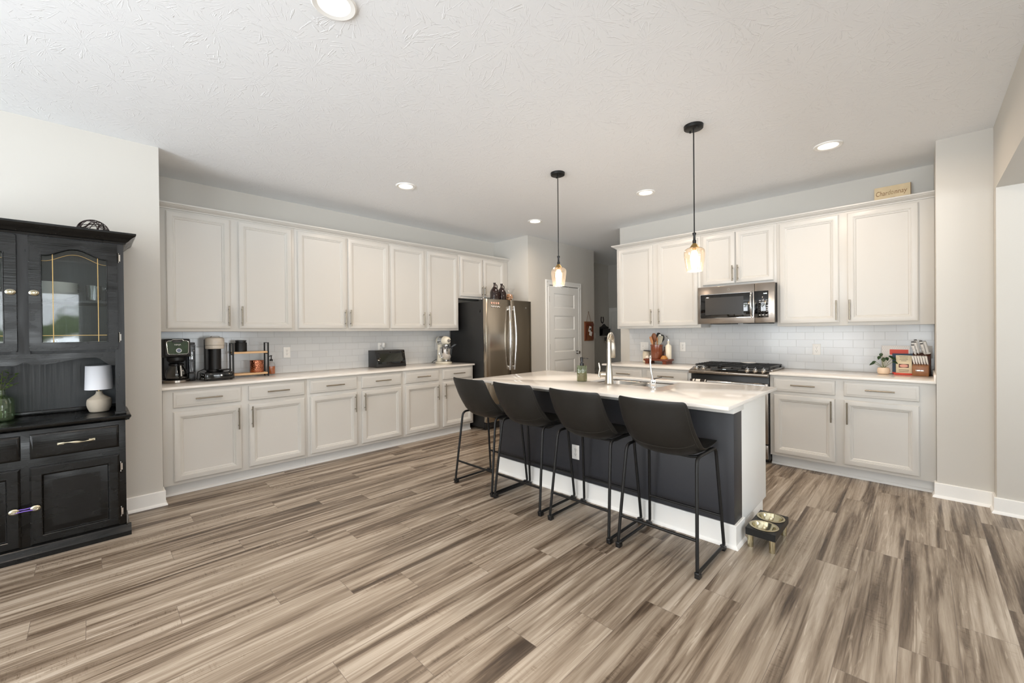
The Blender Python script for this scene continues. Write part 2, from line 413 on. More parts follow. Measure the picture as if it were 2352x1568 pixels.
def obj(name, mb, material, parent=None, loc=(0, 0, 0), rot=(0, 0, 0), bevel=0, seg=2, angle=35, label=None, fix=True):
    me = bpy.data.meshes.new(name)
    me.from_pydata([tuple(p) for p in mb.v], [], mb.f)
    bm = bmesh.new(); bm.from_mesh(me)
    if fix: bmesh.ops.recalc_face_normals(bm, faces=bm.faces)
    if bevel:
        ed = [e for e in bm.edges if len(e.link_faces) == 2 and e.calc_face_angle(0) > 0.6]
        bmesh.ops.bevel(bm, geom=ed, offset=bevel, segments=seg, profile=0.5, affect='EDGES', clamp_overlap=True)
    bm.to_mesh(me); bm.free()
    for p in me.polygons: p.use_smooth = True
    me.set_sharp_from_angle(angle=math.radians(angle))
    if material: me.materials.append(material)
    o = bpy.data.objects.new(name, me); COL.objects.link(o)
    o.location = loc; o.rotation_euler = rot
    if parent: o.parent = parent
    if label: o['label'] = label
    return o
def tag(o, label, cat, group=None, kind=None):
    o['label'] = label; o['category'] = cat
    if group: o['group'] = group
    if kind: o['kind'] = kind
    return o
def thing(name, label, cat, loc=(0, 0, 0), rotz=0, group=None):
    o = bpy.data.objects.new(name, None); COL.objects.link(o)
    o.empty_display_size = 0.1
    o.location = loc; o.rotation_euler = (0, 0, rotz)
    return tag(o, label, cat, group)
def struct(name, mb, m, **k):
    o = obj(name, mb, m, **k); o['kind'] = 'structure'; return o
def text(name, s, size, material, parent, loc, rot, extrude=0.0004, align='CENTER', shear=0, sx=1):
    c = bpy.data.curves.new(name, 'FONT'); c.body = s; c.size = size; c.extrude = extrude; c.align_x = align; c.shear = shear
    tmp = bpy.data.objects.new(name+'_curve', c); COL.objects.link(tmp)
    me = bpy.data.meshes.new_from_object(tmp.evaluated_get(bpy.context.evaluated_depsgraph_get()))
    bpy.data.objects.remove(tmp); bpy.data.curves.remove(c)
    me.name = name; me.materials.clear(); me.materials.append(material)
    o = bpy.data.objects.new(name, me); COL.objects.link(o); o.parent = parent; o.location = loc; o.rotation_euler = rot; o.scale = (sx, 1, 1)
    return o
def copy_tree(o, parent=None):
    c = o.copy(); COL.objects.link(c)
    if parent: c.parent = parent
    for ch in list(o.children): copy_tree(ch, c)
    return c
def arc(c, r, a0, a1, n, plane='xz'):
    out = []
    for i in range(n+1):
        a = a0+(a1-a0)*i/n; p, q = r*math.cos(a), r*math.sin(a)
        out.append({'xz': (c[0]+p, c[1], c[2]+q), 'xy': (c[0]+p, c[1]+q, c[2]), 'yz': (c[0], c[1]+p, c[2]+q)}[plane])
    return out
def smooth_path(pts, r, n=5):
    """round the corners of a polyline with radius r"""
    P = [Vector(p) for p in pts]; out = [P[0]]
    for i in range(1, len(P)-1):
        a, b, c = P[i-1], P[i], P[i+1]
        d1 = (a-b); d2 = (c-b); k = min(r, d1.length*0.49, d2.length*0.49)
        p, q = b+d1.normalized()*k, b+d2.normalized()*k
        for t in range(n+1):
            t /= n; out.append(p*(1-t)**2+b*2*t*(1-t)+q*t*t)
    out.append(P[-1]); return out

# ------------------------------------------------------------------ the room
CH = 2.8174           # ceiling height
YS, YB = 4.2548, 5.0012        # near left wall, kitchen back wall
XP, YP = 4.7114, 4.2447        # pantry block side and front
XR, XC, XS = 5.3725, 4.7132, 4.5875    # right kitchen wall, column face, wall right of the opening
YH = -0.3912          # header face
XW, YW = -3.0, -3.9   # window walls behind the camera

def build_floor():
    # planks 1.24 x 0.182 laid along x; the joint offsets were read off the photograph row by row
    known = {-2: 4.287, -1: 3.97, 0: 3.62, 1: 3.296, 2: 4.2, 3: 3.808, 4: 2.226, 5: 1.927, 6: 1.631, 7: 2.56, 8: 2.17, 9: 1.922, 10: 1.55, 11: 1.207,
             12: 2.18, 13: 1.891, 14: 1.526, 15: 1.212, 16: 1.028, 17: 1.905, 18: 1.577, 19: 1.274, 20: 1.004, 21: 1.75, 22: 1.42, 23: 1.1}
    vs, fs, uvs, seeds = [], [], [], []
    rnd = random.Random(11)
    x0, x1, y0, y1 = XW-0.1, 9.0, YW-0.1, 5.3
    for k in range(int((y0+0.113)//0.182)-1, int((y1+0.113)//0.182)+2):
        ya, yb = -0.113+0.182*k, -0.113+0.182*(k+1)
        if yb <= y0 or ya >= y1: continue
        ph = known.get(k, rnd.uniform(0, 1.24)) % 1.24
        n = int((x0-ph)//1.24)
        while ph+n*1.24 < x1:
            a, b = ph+n*1.24, ph+(n+1)*1.24; n += 1
            ca, cb = max(a, x0), min(b, x1)
            if cb <= ca: continue
            cya, cyb = max(ya, y0), min(yb, y1)
            i = len(vs); vs += [(ca, cya, 0), (cb, cya, 0), (cb, cyb, 0), (ca, cyb, 0)]; fs.append((i, i+1, i+2, i+3))
            uvs += [(ca-a, cya-ya), (cb-a, cya-ya), (cb-a, cyb-ya), (ca-a, cyb-ya)]; seeds.append(rnd.random())
    me = bpy.data.meshes.new('floor'); me.from_pydata(vs, [], fs)
    ul = me.uv_layers.new(name='plank')
    for i, q in enumerate(uvs): ul.data[i].uv = q
    at = me.attributes.new('seed', 'FLOAT', 'FACE')
    for i, q in enumerate(seeds): at.data[i].value = q
    me.materials.append(FLOORM)
    o = bpy.data.objects.new('floor', me); COL.objects.link(o); o['kind'] = 'structure'
    sub = MB().box(x0, x1, y0, y1, -0.12, -0.002); struct('floor_slab', sub, WALL)
build_floor()
struct('ceiling', MB().box(XW-0.1, 9.0, YW-0.1, 5.3, CH, CH+0.12), CEILM)

struct('wall_left', MB().box(XW, 0.3936, YS, 5.12, 0, CH), WALL)
struct('wall_back', MB().box(0.3936, XP, YB, YB+0.12, 0, CH), WALL)
pb = MB().prism([(XP, YP), (6.512, YP), (6.512, 4.95), (8.17, 4.95), (8.17, 5.12), (XP, 5.12)], 'z', 0, CH)
struct('wall_pantry', pb, WALL)
struct('wall_hall_end', MB().box(8.17, 8.29, 3.06, 5.12, 0, CH), HALLW)
struct('wall_right', MB().box(XR, 8.29, -0.0932, 3.06, 0, CH), WALL)
struct('wall_column', MB().box(XC, 8.29, YH, -0.0932, 0, CH), WALL)
struct('wall_far_right', MB().box(XS, XS+0.16, YW, YH-0.0005, 0, CH), WALL)
struct('wall_header', MB().box(XW, XC, YH-0.16, YH, 2.343, CH), WALL)

def window_wall():
    # wall x = XW with two window openings, wall y = YW with two
    def wall(axis, wins, a0, a1, pos, name):
        mb = MB(); cur = a0
        def bx(p, q, z0, z1):
            if q-p < 1e-4 or z1-z0 < 1e-4: return
            if axis == 'x': mb.box(pos-0.12, pos, p, q, z0, z1)
            else: mb.box(p, q, pos-0.12, pos, z0, z1)
        for c, zc, w_, h_ in sorted(wins):
            bx(cur, c-w_/2, 0, CH); bx(c-w_/2, c+w_/2, 0, zc-h_/2); bx(c-w_/2, c+w_/2, zc+h_/2, CH); cur = c+w_/2
        bx(cur, a1, 0, CH)
        struct(name, mb, WALL)
        for c, zc, w_, h_ in wins:
            f = MB(); g = MB()
            def fb(p, q, z0, z1, d=0.05):
                if axis == 'x': f.box(pos-0.09, pos-0.09+d, p, q, z0, z1)
                else: f.box(p, q, pos-0.09, pos-0.09+d, z0, z1)
            A, B, Z0, Z1 = c-w_/2, c+w_/2, zc-h_/2, zc+h_/2
            fb(A, A+0.05, Z0, Z1); fb(B-0.05, B, Z0, Z1); fb(A+0.05, B-0.05, Z0, Z0+0.05); fb(A+0.05, B-0.05, Z1-0.05, Z1); fb(c-0.03, c+0.03, Z0+0.05, Z1-0.05)
            if axis == 'x': g.box(pos-0.07, pos-0.065, A+0.05, B-0.05, Z0+0.05, Z1-0.05)
            else: g.box(A+0.05, B-0.05, pos-0.07, pos-0.065, Z0+0.05, Z1-0.05)
            i = window_wall.n = window_wall.n+1
            fr = struct('window_%d' % i, f, TRIMW)
            obj('pane', g, CLEAR, fr)
    window_wall.n = 0
    wall('x', WIN_X, YW, 5.12, XW, 'wall_window_side')
    wall('y', WIN_Y, XW, XS+0.16, YW, 'wall_window_rear')
window_wall()

def baseboard(name, pts, h=0.115, side=1):
    """pts: xy polyline along the wall's face; the board stands on the side given (1 = left of the direction)"""
    prof = [(0, 0), (0.026, 0), (0.025, 0.009), (0.020, 0.017), (0.014, 0.021), (0.014, h-0.004), (0.010, h), (0, h)]
    P = [Vector(p) for p in pts]; rows = []
    for i, p in enumerate(P):
        d1 = (p-P[i-1]).normalized() if i else (P[1]-p).normalized()
        d2 = (P[i+1]-p).normalized() if i < len(P)-1 else d1
        n1 = Vector((-d1.y, d1.x))*side; n2 = Vector((-d2.y, d2.x))*side
        n = (n1+n2); n = n/max(1e-6, n.dot(n1))
        rows.append([(p.x+n.x*a, p.y+n.y*a, z) for a, z in prof])
    mb = MB().grid(rows, True)
    mb.f.append(tuple(range(len(prof)))); k = len(mb.v); mb.f.append(tuple(range(k-len(prof), k))[::-1])
    return struct(name, mb, TRIMW)
baseboard('baseboard_left', [(XW, YS), (0.3936, YS), (0.3936, YS+0.12)], side=-1)
baseboard('baseboard_column', [(XC+0.1, -0.0932), (XC, -0.0932), (XC, YH), (XS, YH), (XS, YW)], side=-1)
baseboard('baseboard_pantry', [(4.96, YP), (5.10, YP)], side=-1)
baseboard('baseboard_pantry_hall', [(6.095, YP), (6.512, YP), (6.512, 4.95), (8.17, 4.95)], side=-1)

# backsplashes
def backsplash():
    z0 = 0.9145
    a = MB().box(0.3945-0.619, 3.775-0.619, -0.009, 0, 0, 1.376-z0)
    tag(obj('tile_backsplash', a, TILEX, loc=(0.619, YB-0.0005, z0)), 'long grey white subway tile backsplash behind the coffee machines', 'backsplash', None)
    b = MB().box(-0.009, 0, -0.0925, 2.915, 0, 1.376-z0).box(-0.009, 0, 1.042, 1.822, 1.376-z0, 1.48-z0)
    tag(obj('tile_backsplash', b, TILEY, loc=(XR-0.0005, 0, z0)), 'grey white subway tile backsplash behind the gas range and knife block', 'backsplash', None)
backsplash()

# pantry door
def pantry_door():
    t = bpy.data.objects.new('door_1', None); COL.objects.link(t); t['kind'] = 'structure'; t.location = (5.205, YP, 0)
    w, h = 0.79, 2.09
    c = MB()
    for x0, x1, z0, z1 in ((-0.085, -0.005, 0, h+0.01), (w+0.005, w+0.085, 0, h+0.01), (-0.085, w+0.085, h+0.01, h+0.09)):
        c.panel(x0, x1, z0, z1, 0, [(0, 0), (0, 0.016), (0.004, 0.019), (0.02, 0.019), (0.03, 0.014), (0.05, 0.012)])
    obj('door_casing', c, TRIMW, t)
    s = MB().box(0, w, -0.004, 0, 0.012, h)
    # five raised panels across the height with rails between
    top = h-0.12
    for i in range(5):
        z1 = top-i*0.363; z0 = z1-0.235
        s.panel(0.117, w-0.117, z0, z1, -0.004, [(0, 0), (0, 0.0004), (0.012, -0.007), (0.018, -0.007), (0.045, 0.001), (0.05, 0.001)])
    slab = MB(); xs = [0, 0.117, w-0.117, w]
    zz = [0.012]+sum([[top-i*0.363-0.235, top-i*0.363] for i in range(4, -1, -1)], [])+[h]
    slab.box(0, 0.117, -0.014, 0, 0.012, h).box(w-0.117, w, -0.014, 0, 0.012, h)
    for a, b in zip(zz[::2], zz[1::2]): slab.box(0.117, w-0.117, -0.014, 0, a, b)
    for i in range(5):
        z1 = top-i*0.363; z0 = z1-0.235
        slab.panel(0.117, w-0.117, z0, z1, 0.0, [(0, 0), (0.0, 0.014), (0.014, 0.003), (0.022, 0.003), (0.045, 0.011), (0.05, 0.0112)])
    obj('door_slab', slab, TRIMW, t, bevel=0)
    obj('door_gap_shade', MB().box(0.0, w, -0.003, 0, h+0.0005, h+0.0095), SLOT, t)  # dark strip standing in for the shade in the gap above the slab
    k = MB().lathe([(0.032, 0), (0.033, 0.004), (0.028, 0.009), (0.011, 0.012), (0.011, 0.028), (0.02, 0.034), (0.029, 0.046), (0.027, 0.058), (0.016, 0.064), (0, 0.065)], 24)
    obj('door_knob', k, CHROME, t, loc=(w-0.055, -0.014, 0.985), rot=(PI/2, 0, 0))
    for z in (1.87, 1.1, 0.25):
        obj('hinge', MB().cyl((0, 0, -0.045), (0, 0, 0.045), 0.007, n=10).box(-0.012, 0.0, 0, 0.008, -0.045, 0.045), NICKEL, t, loc=(-0.003, -0.012, z))
    # over-door hooks at the top
    for x in (0.30, 0.50):
        obj('hook', MB().box(-0.008, 0.008, -0.017, -0.0145, -0.045, 0.004).tube([(0, -0.017, -0.04), (0, -0.026, -0.05), (0, -0.03, -0.036)], 0.003, 8), WHITEP, t, loc=(x, 0, h+0.0))
    # hall door on the end wall
    t = bpy.data.objects.new('door_2', None); COL.objects.link(t); t['kind'] = 'structure'; t.location = (8.17, 4.93, 0); t.rotation_euler = (0, 0, -PI/2)
    c = MB(); h = 1.78; w = 0.8
    for x0, x1, z0, z1 in ((0, 0.09, 0, h), (w+0.09, w+0.18, 0, h), (0, w+0.18, h, h+0.08)):
        c.panel(x0, x1, z0, z1, 0, [(0, 0), (0, 0.016), (0.004, 0.019), (0.05, 0.012)])
    obj('door_casing', c, TRIMW, t)
    obj('door_slab', MB().box(0.09, w+0.09, -0.006, 0, 0.01, h).panel(0.2, w-0.02, 1.0, 1.66, -0.006, [(0, 0), (0, 0.003), (0.02, 0.001), (0.03, 0.004)]), TRIMW, t)
pantry_door()

# ------------------------------------------------------------------ cabinets
DOOR = [(0, 0), (0, 0.012), (0.0035, 0.0135), (0.0055, 0.018), (0.008, 0.019), (0.043, 0.019), (0.0455, 0.0155), (0.050, 0.0155), (0.0535, 0.0105), (0.060, 0.0095), (0.066, 0.0045), (0.0665, 0.0035), (0.072, 0.0035)]
DRAW = [(0, 0), (0, 0.012), (0.004, 0.0155), (0.012, 0.0165), (0.019, 0.0175), (0.022, 0.019), (0.03, 0.019)]
def bar_pull(parent, x, z, length, vertical, d=0.019):
    r = 0.006; h = length/2; q = length*0.33
    mb = MB()
    if vertical:
        mb.cyl((0, -0.03, -h), (0, -0.03, h), r, n=14)
        for s in (-1, 1): mb.cyl((0, 0, s*q), (0, -0.026, s*q), 0.0045, n=10)
    else:
        mb.cyl((-h, -0.03, 0), (h, -0.03, 0), r, n=14)
        for s in (-1, 1): mb.cyl((s*q, 0, 0), (s*q, -0.026, 0), 0.0045, n=10)
    return obj('handle', mb, PULL, parent, loc=(x, -d, z))
def door(parent, x0, x1, z0, z1, hx, hz0, hz1, name='door'):
    w = x1-x0
    d = obj(name, MB().panel(0, w, 0, z1-z0, 0, DOOR), CAB, parent, loc=(x0, -0.001, z0), angle=25)
    if hx is not None: bar_pull(d, hx-x0, (hz0+hz1)/2-z0, hz1-hz0, True)
    return d
def drawer(parent, x0, x1, z0, z1):
    d = obj('drawer', MB().panel(0, x1-x0, 0, z1-z0, 0, DRAW), CAB, parent, loc=(x0, -0.001, z0), angle=25)
    bar_pull(d, (x1-x0)/2, (z1-z0)/2+0.002, 0.19, False)
    return d
def base_cabinet(loc, rotz, x0, x1, doors, label, depth=0.605, end_l=False, end_r=False, group='painted base cabinets'):
    """doors: list of (xa, xb, handle x)"""
    t = thing('base_cabinet', label, 'cabinet', loc, rotz, group)
    e = 0.0006
    c = MB().box(x0+e, x1-e, 0, depth, 0.1, 0.8925)
    obj('carcass', c, CAB, t, bevel=0.001)
    k = MB().box(x0+e, x1-e, 0.069, depth, 0, 0.1)
    k.prism([(0.048, 0), (0.069, 0), (0.069, 0.02), (0.06, 0.019), (0.052, 0.011)], 'x', x0+e, x1-e)
    obj('toe_kick', k, KICK, t)
    for a, b, hx in doors:
        drawer(t, a, b, 0.7379, 0.8683)
        door(t, a, b, 0.1264, 0.7044, hx, 0.492, 0.684)
    return t
LB = (0, 4.3908, 0)
base_cabinet(LB, 0, 0.4071, 1.5307, [(0.4748, 0.9569, 0.934), (1.0167, 1.5038, 1.041)], 'pale painted base cabinet under the coffee machines, nearest the black hutch')
base_cabinet(LB, 0, 1.5307, 2.621, [(1.5577, 2.0461, 2.022), (2.1032, 2.5925, 2.128)], 'middle painted base cabinet of the long run, below the wall outlet and bread box')
base_cabinet(LB, 0, 2.621, 3.7115, [(2.6495, 3.1334, 3.110), (3.1987, 3.686, 3.224)], 'painted base cabinet beside the fridge, under the stand mixer')
def RL(y): return -y          # local x of a right-run position when the unit's origin is at y = 0
RB = (4.7589, 0, 0)
base_cabinet(RB, -PI/2, RL(1.0625), RL(-0.0925), [(-1.0279, -0.5474, -0.575), (-0.4864, -0.0032, -0.462)], 'painted base cabinet right of the gas range, under the knife block')
base_cabinet(RB, -PI/2, RL(2.925), RL(1.8305), [(-2.895, -2.42, -2.445), (-2.355, -1.865, -2.33)], 'painted base cabinet left of the gas range, partly behind the island')

def wall_cabinet(loc, rotz, x0, x1, zc, doors, label, depth=0.31, zd=1.4007, hz=(1.425, 1.615)):
    t = thing('wall_cabinet', label, 'cabinet', loc, rotz, 'painted wall cabinets')
    e = 0.0006
    obj('carcass', MB().box(x0+e, x1-e, 0, depth, zc, 2.455), CAB, t, bevel=0.001)
    for a, b, hx in doors: door(t, a, b, zd, 2.4351, hx, hz[0], hz[1])
    return t
LU = (0, 4.6871, 0)
wall_cabinet(LU, 0, 0.4185, 1.5227, 1.3736, [(0.4728, 0.9463, 0.929), (1.0158, 1.4933, 1.036)], 'painted wall cabinet above the coffee machines, nearest the black hutch')
wall_cabinet(LU, 0, 1.5227, 2.6225, 1.3736, [(1.5521, 2.073, 2.054), (2.0951, 2.6087, 2.115)], 'middle painted wall cabinet of the long run, above the bread box')
wall_cabinet(LU, 0, 2.6225, 3.706, 1.3736, [(2.6364, 3.1264, 3.108), (3.1785, 3.6908, 3.198)], 'tall painted wall cabinet next to the fridge cabinet, above the stand mixer')
wall_cabinet(LU, 0, 3.706, 4.706, 1.838, [(3.733, 4.165, 4.145), (4.181, 4.613, 4.20)], 'short painted wall cabinet above the fridge', zd=1.866, hz=(1.885, 2.035))
RU = (5.0756, 0, 0); RD = 0.296
wall_cabinet(RU, -PI/2, -2.94, -1.836, 1.3736, [(-2.9076, -2.4233, -2.442), (-2.3544, -1.8657, -2.337)], 'tall painted wall cabinet left of the microwave, at the hall end', depth=RD)
wall_cabinet(RU, -PI/2, -1.836, -1.062, 1.835, [(-1.8087, -1.4617, -1.483), (-1.4517, -1.0887, -1.430)], 'short painted wall cabinet above the microwave', depth=RD, zd=1.8616, hz=(1.885, 2.06))
wall_cabinet(RU, -PI/2, -1.062, 0.0925, 1.3736, [(-1.0375, -0.5502, -0.569), (-0.4881, -0.0052, -0.470)], 'tall painted wall cabinet above the knife block, next to the white column', depth=RD)

def crown():
    prof = [(0.0, 2.4555), (-0.008, 2.4555), (-0.010, 2.463), (-0.018, 2.466), (-0.028, 2.474), (-0.040, 2.480), (-0.044, 2.486), (-0.052, 2.488), (-0.055, 2.492), (-0.055, 2.502), (0.0, 2.502)]
    def run(path, side, label):
        P = [Vector(p) for p in path]; rows = []
        for i, p in enumerate(P):
            d1 = (p-P[i-1]).normalized() if i else (P[1]-p).normalized()
            d2 = (P[i+1]-p).normalized() if i < len(P)-1 else d1
            n1 = Vector((-d1.y, d1.x))*side; n2 = Vector((-d2.y, d2.x))*side
            n = n1+n2; n = n/max(1e-6, n.dot(n1))
            rows.append([(p.x-n.x*a, p.y-n.y*a, z) for a, z in prof])
        mb = MB().grid(rows, True); L_ = len(prof)
        mb.f.append(tuple(range(L_))); k = len(mb.v); mb.f.append(tuple(range(k-L_, k))[::-1])
        tag(obj('crown_molding', mb, CAB, angle=20), label, 'molding', 'painted crown moldings')
    run([(0.3945, 4.6871), (4.7105, 4.6871)], -1, 'painted crown molding along the top of the long left cabinet run')
    run([(5.37, 2.94), (5.0756, 2.94), (5.0756, -0.0925)], -1, 'painted crown molding along the top of the right cabinet run')
    tag(obj('filler_strip', MB().box(0.3945, 0.4179, 4.687, 4.72, 1.3736, 2.455), CAB), 'narrow painted filler strip between the left wall and first wall cabinet', 'filler')
    tag(obj('filler_strip', MB().box(0.3945, 0.4065, 4.392, 4.43, 0.1, 0.8925), CAB), 'narrow painted filler strip between the left wall and first base cabinet', 'filler')
crown()

# ------------------------------------------------------------------ countertops
def slab_top(name, x0, x1, y0, y1, z0, z1, label, cut=None):
    mb = MB()
    if cut is None: mb.box(x0, x1, y0, y1, z0, z1)
    o = obj(name, mb, QUARTZ, bevel=0.002)
    return tag(o, label, 'countertop')
slab_top('countertop', 0.395, 3.7256, 4.3609, YB-0.0005, 0.893, 0.914, 'long white quartz countertop of the left run, holding the coffee machines')
slab_top('countertop', 4.7291, XR-0.0005, -0.0925, 1.0615, 0.893, 0.914, 'white quartz countertop right of the gas range, under the knife block')
slab_top('countertop', 4.7291, XR-0.0005, 1.8315, 2.975, 0.893, 0.914, 'white quartz countertop left of the gas range, under the utensil crock')
tag(obj('side_splash', MB().box(4.735, XR-0.01, -0.0925, -0.08, 0.9145, 0.965), QUARTZ, bevel=0.001), 'low white quartz side splash against the column at the counter end', 'splash')

# ------------------------------------------------------------------ the island
IX0, IX1, IY0, IY1 = 2.4713, 3.5653, 0.7508, 2.9305
def island():
    t = thing('kitchen_island', 'charcoal kitchen island base with white baseboard and white cabinet end', 'island')
    bx, by0, by1 = 2.768, 0.812, 2.885
    obj('knee_wall', MB().box(bx, 2.925, by0, by1, 0.0, 0.832), CHAR, t, bevel=0.002)
    obj('cabinet_body', MB().box(2.9255, 3.518, by0+0.004, by0+0.024, 0.1, 0.8925).box(2.9255, 3.518, by1-0.024, by1-0.004, 0.1, 0.8925).box(2.9255, 2.945, by0+0.024, by1-0.024, 0.1, 0.8925).box(3.50, 3.518, by0+0.024, by1-0.024, 0.1, 0.8925).box(2.945, 3.50, by0+0.024, by1-0.024, 0.1, 0.12).box(2.9255, 3.43, by0+0.004, by1-0.004, 0.0, 0.1), TRIMW, t, bevel=0.0015)
    # top cleat under the counter, wrapping the corner
    cl = MB().box(bx-0.05, 2.9245, by0-0.014, by1+0.014, 0.832, 0.8925)
    obj('top_cleat', cl, TRIMW, t, bevel=0.002)
    prof = [(0, 0), (0.026, 0), (0.025, 0.010), (0.021, 0.017), (0.014, 0.021), (0.014, 0.137), (0.010, 0.142), (0, 0.142)]
    P = [Vector(p) for p in [(2.935, by1), (bx, by1), (bx, by0), (2.935, by0)]]; rows = []
    for i, p in enumerate(P):
        d1 = (p-P[i-1]).normalized() if i else (P[1]-p).normalized()
        d2 = (P[i+1]-p).normalized() if i < len(P)-1 else d1
        n1 = Vector((d1.y, -d1.x)); n2 = Vector((d2.y, -d2.x)); n = n1+n2; n = n/max(1e-6, n.dot(n1))
        rows.append([(p.x+n.x*a, p.y+n.y*a, z) for a, z in prof])
    mb = MB().grid(rows, True); L_ = len(prof); mb.f.append(tuple(range(L_))); k = len(mb.v); mb.f.append(tuple(range(k-L_, k)))
    obj('baseboard', mb, TRIMW, t)
    for i, ys in enumerate(((0.83, 1.36), (1.37, 2.05), (2.06, 2.84))):
        obj('door', MB().panel(-(ys[1]), -(ys[0]), 0.14, 0.86, 0, DOOR), CAB, t, loc=(3.5185, 0, 0), rot=(0, 0, PI/2))
island()

def island_top():
    # slab with one sink opening (two bowls under it); the opening's front edge bulges where the faucet deck is
    z0, z1 = 0.893, 0.914
    sx0, sx1, sy0, sy1 = 2.985, 3.43, 1.39, 2.02
    def rr(x0, x1, y0, y1, r, n=6):
        pts = []
        for cx, cy, a in ((x1-r, y0+r, -PI/2), (x1-r, y1-r, 0), (x0+r, y1-r, PI/2), (x0+r, y0+r, PI)):
            for i in range(n+1):
                b = a+PI/2*i/n; pts.append((cx+r*math.cos(b), cy+r*math.sin(b)))
        return pts
    hole = rr(sx0, sx1, sy0, sy1, 0.06)
    n = len(hole)
    # outer loop point matched to each hole point by direction (box corners kept exactly)
    cx, cy = (sx0+sx1)/2, (sy0+sy1)/2
    outer = []
    per = n//4
    corners = [(IX1, IY0), (IX1, IY1), (IX0, IY1), (IX0, IY0)]
    for q in range(4):
        for i in range(per):
            outer.append(corners[q])
    mb = MB(); vs = []
    for z in (z0, z1):
        vs += [(p[0], p[1], z) for p in hole]
        vs += [(p[0], p[1], z) for p in corners]
    fs = []
    H = lambda l, i: l*(n+4)+(i % n); K = lambda l, q: l*(n+4)+n+(q % 4)
    for l in (0, 1):
        for q in range(4):
            for i in range(per-1): fs.append((H(l, q*per+i), H(l, q*per+i+1), K(l, q)))
            fs.append((H(l, q*per+per-1), H(l, (q+1)*per), K(l, q+1), K(l, q)))
    for i in range(n): fs.append((H(0, i), H(0, i+1), H(1, i+1), H(1, i)))
    for q in range(4): fs.append((K(0, q), K(0, q+1), K(1, q+1), K(1, q)))
    mb.add(vs, fs)
    tag(obj('island_countertop', mb, QUARTZ, bevel=0.0018, angle=30), 'large white quartz island countertop with the sink cut into it', 'countertop')
    # sink
    t = thing('undermount_sink', 'stainless double bowl sink set into the island countertop', 'sink', (0, 0, 0))
    for y0, y1, nm in ((sy0+0.0, 1.685, 'bowl'), (1.725, sy1-0.0, 'bowl')):
        rows = []
        for z, ins, r in ((0.8925, -0.004, 0.06), (0.88, 0.0, 0.06), (0.74, 0.012, 0.06), (0.715, 0.03, 0.05), (0.71, 0.06, 0.04)):
            rows.append([(p[0], p[1], z) for p in rr(sx0+ins, sx1-ins, y0+ins, y1-ins, r)])
        b = MB().grid(rows, True); m_ = len(rows[0]); b.f.append(tuple(range(len(b.v)-m_, len(b.v))))
        o = obj('bowl', b, STEELL, t, fix=True)
        md = o.modifiers.new('thickness', 'SOLIDIFY'); md.thickness = 0.0015; md.offset = 1
        obj('drain', MB().lathe([(0.0, 0.713), (0.03, 0.713), (0.04, 0.7145), (0.042, 0.7125), (0.042, 0.7105)], 24, ((sx0+sx1)/2, (y0+y1)/2, 0)), CHROME, t)
    obj('divider', MB().box(sx0+0.004, sx1-0.004, 1.6835, 1.7265, 0.86, 0.8905), STEELL, t, bevel=0.004)
island_top()

# ------------------------------------------------------------------ lamps
def recessed(x, y, label):
    t = thing('recessed_light', label, 'ceiling light', (x, y, CH), 0, 'recessed ceiling lights')
    obj('trim_ring', MB().lathe([(0.066, -0.002), (0.070, -0.007), (0.090, -0.010), (0.096, -0.006), (0.097, 0.0), (0.066, 0.0)], 48), TRIMW, t)
    obj('lens', MB().lathe([(0.0, -0.0035), (0.05, -0.0035), (0.066, -0.002)], 48), LENS, t)
    l = bpy.data.lights.new('lamp', 'AREA'); l.shape = 'DISK'; l.size = 0.125; l.energy = DOWNLIGHT; l.color = (1.0, 0.80, 0.62); l.spread = math.radians(165)
    o = bpy.data.objects.new('lamp', l); COL.objects.link(o); o.parent = t; o.location = (0, 0, -0.011)
recessed(0.784, 1.86, 'large round recessed ceiling light nearest the viewer, at the top edge')
recessed(2.244, 3.662, 'recessed ceiling light in front of the long wall cabinets')
recessed(4.191, 3.643, 'recessed ceiling light in front of the fridge and pantry door')
recessed(4.190, 2.076, 'recessed ceiling light between the two pendants, over the aisle')
recessed(4.196, 0.520, 'recessed ceiling light nearest the white column, by the right wall cabinets')

recessed(0.784, 0.30, 'added recessed ceiling light, out of view right above the viewer')  # extra lamp out of view, added to brighten the room
recessed(-0.80, 1.86, 'added recessed ceiling light, out of view in front of the black hutch')  # another unseen lamp, added for more light

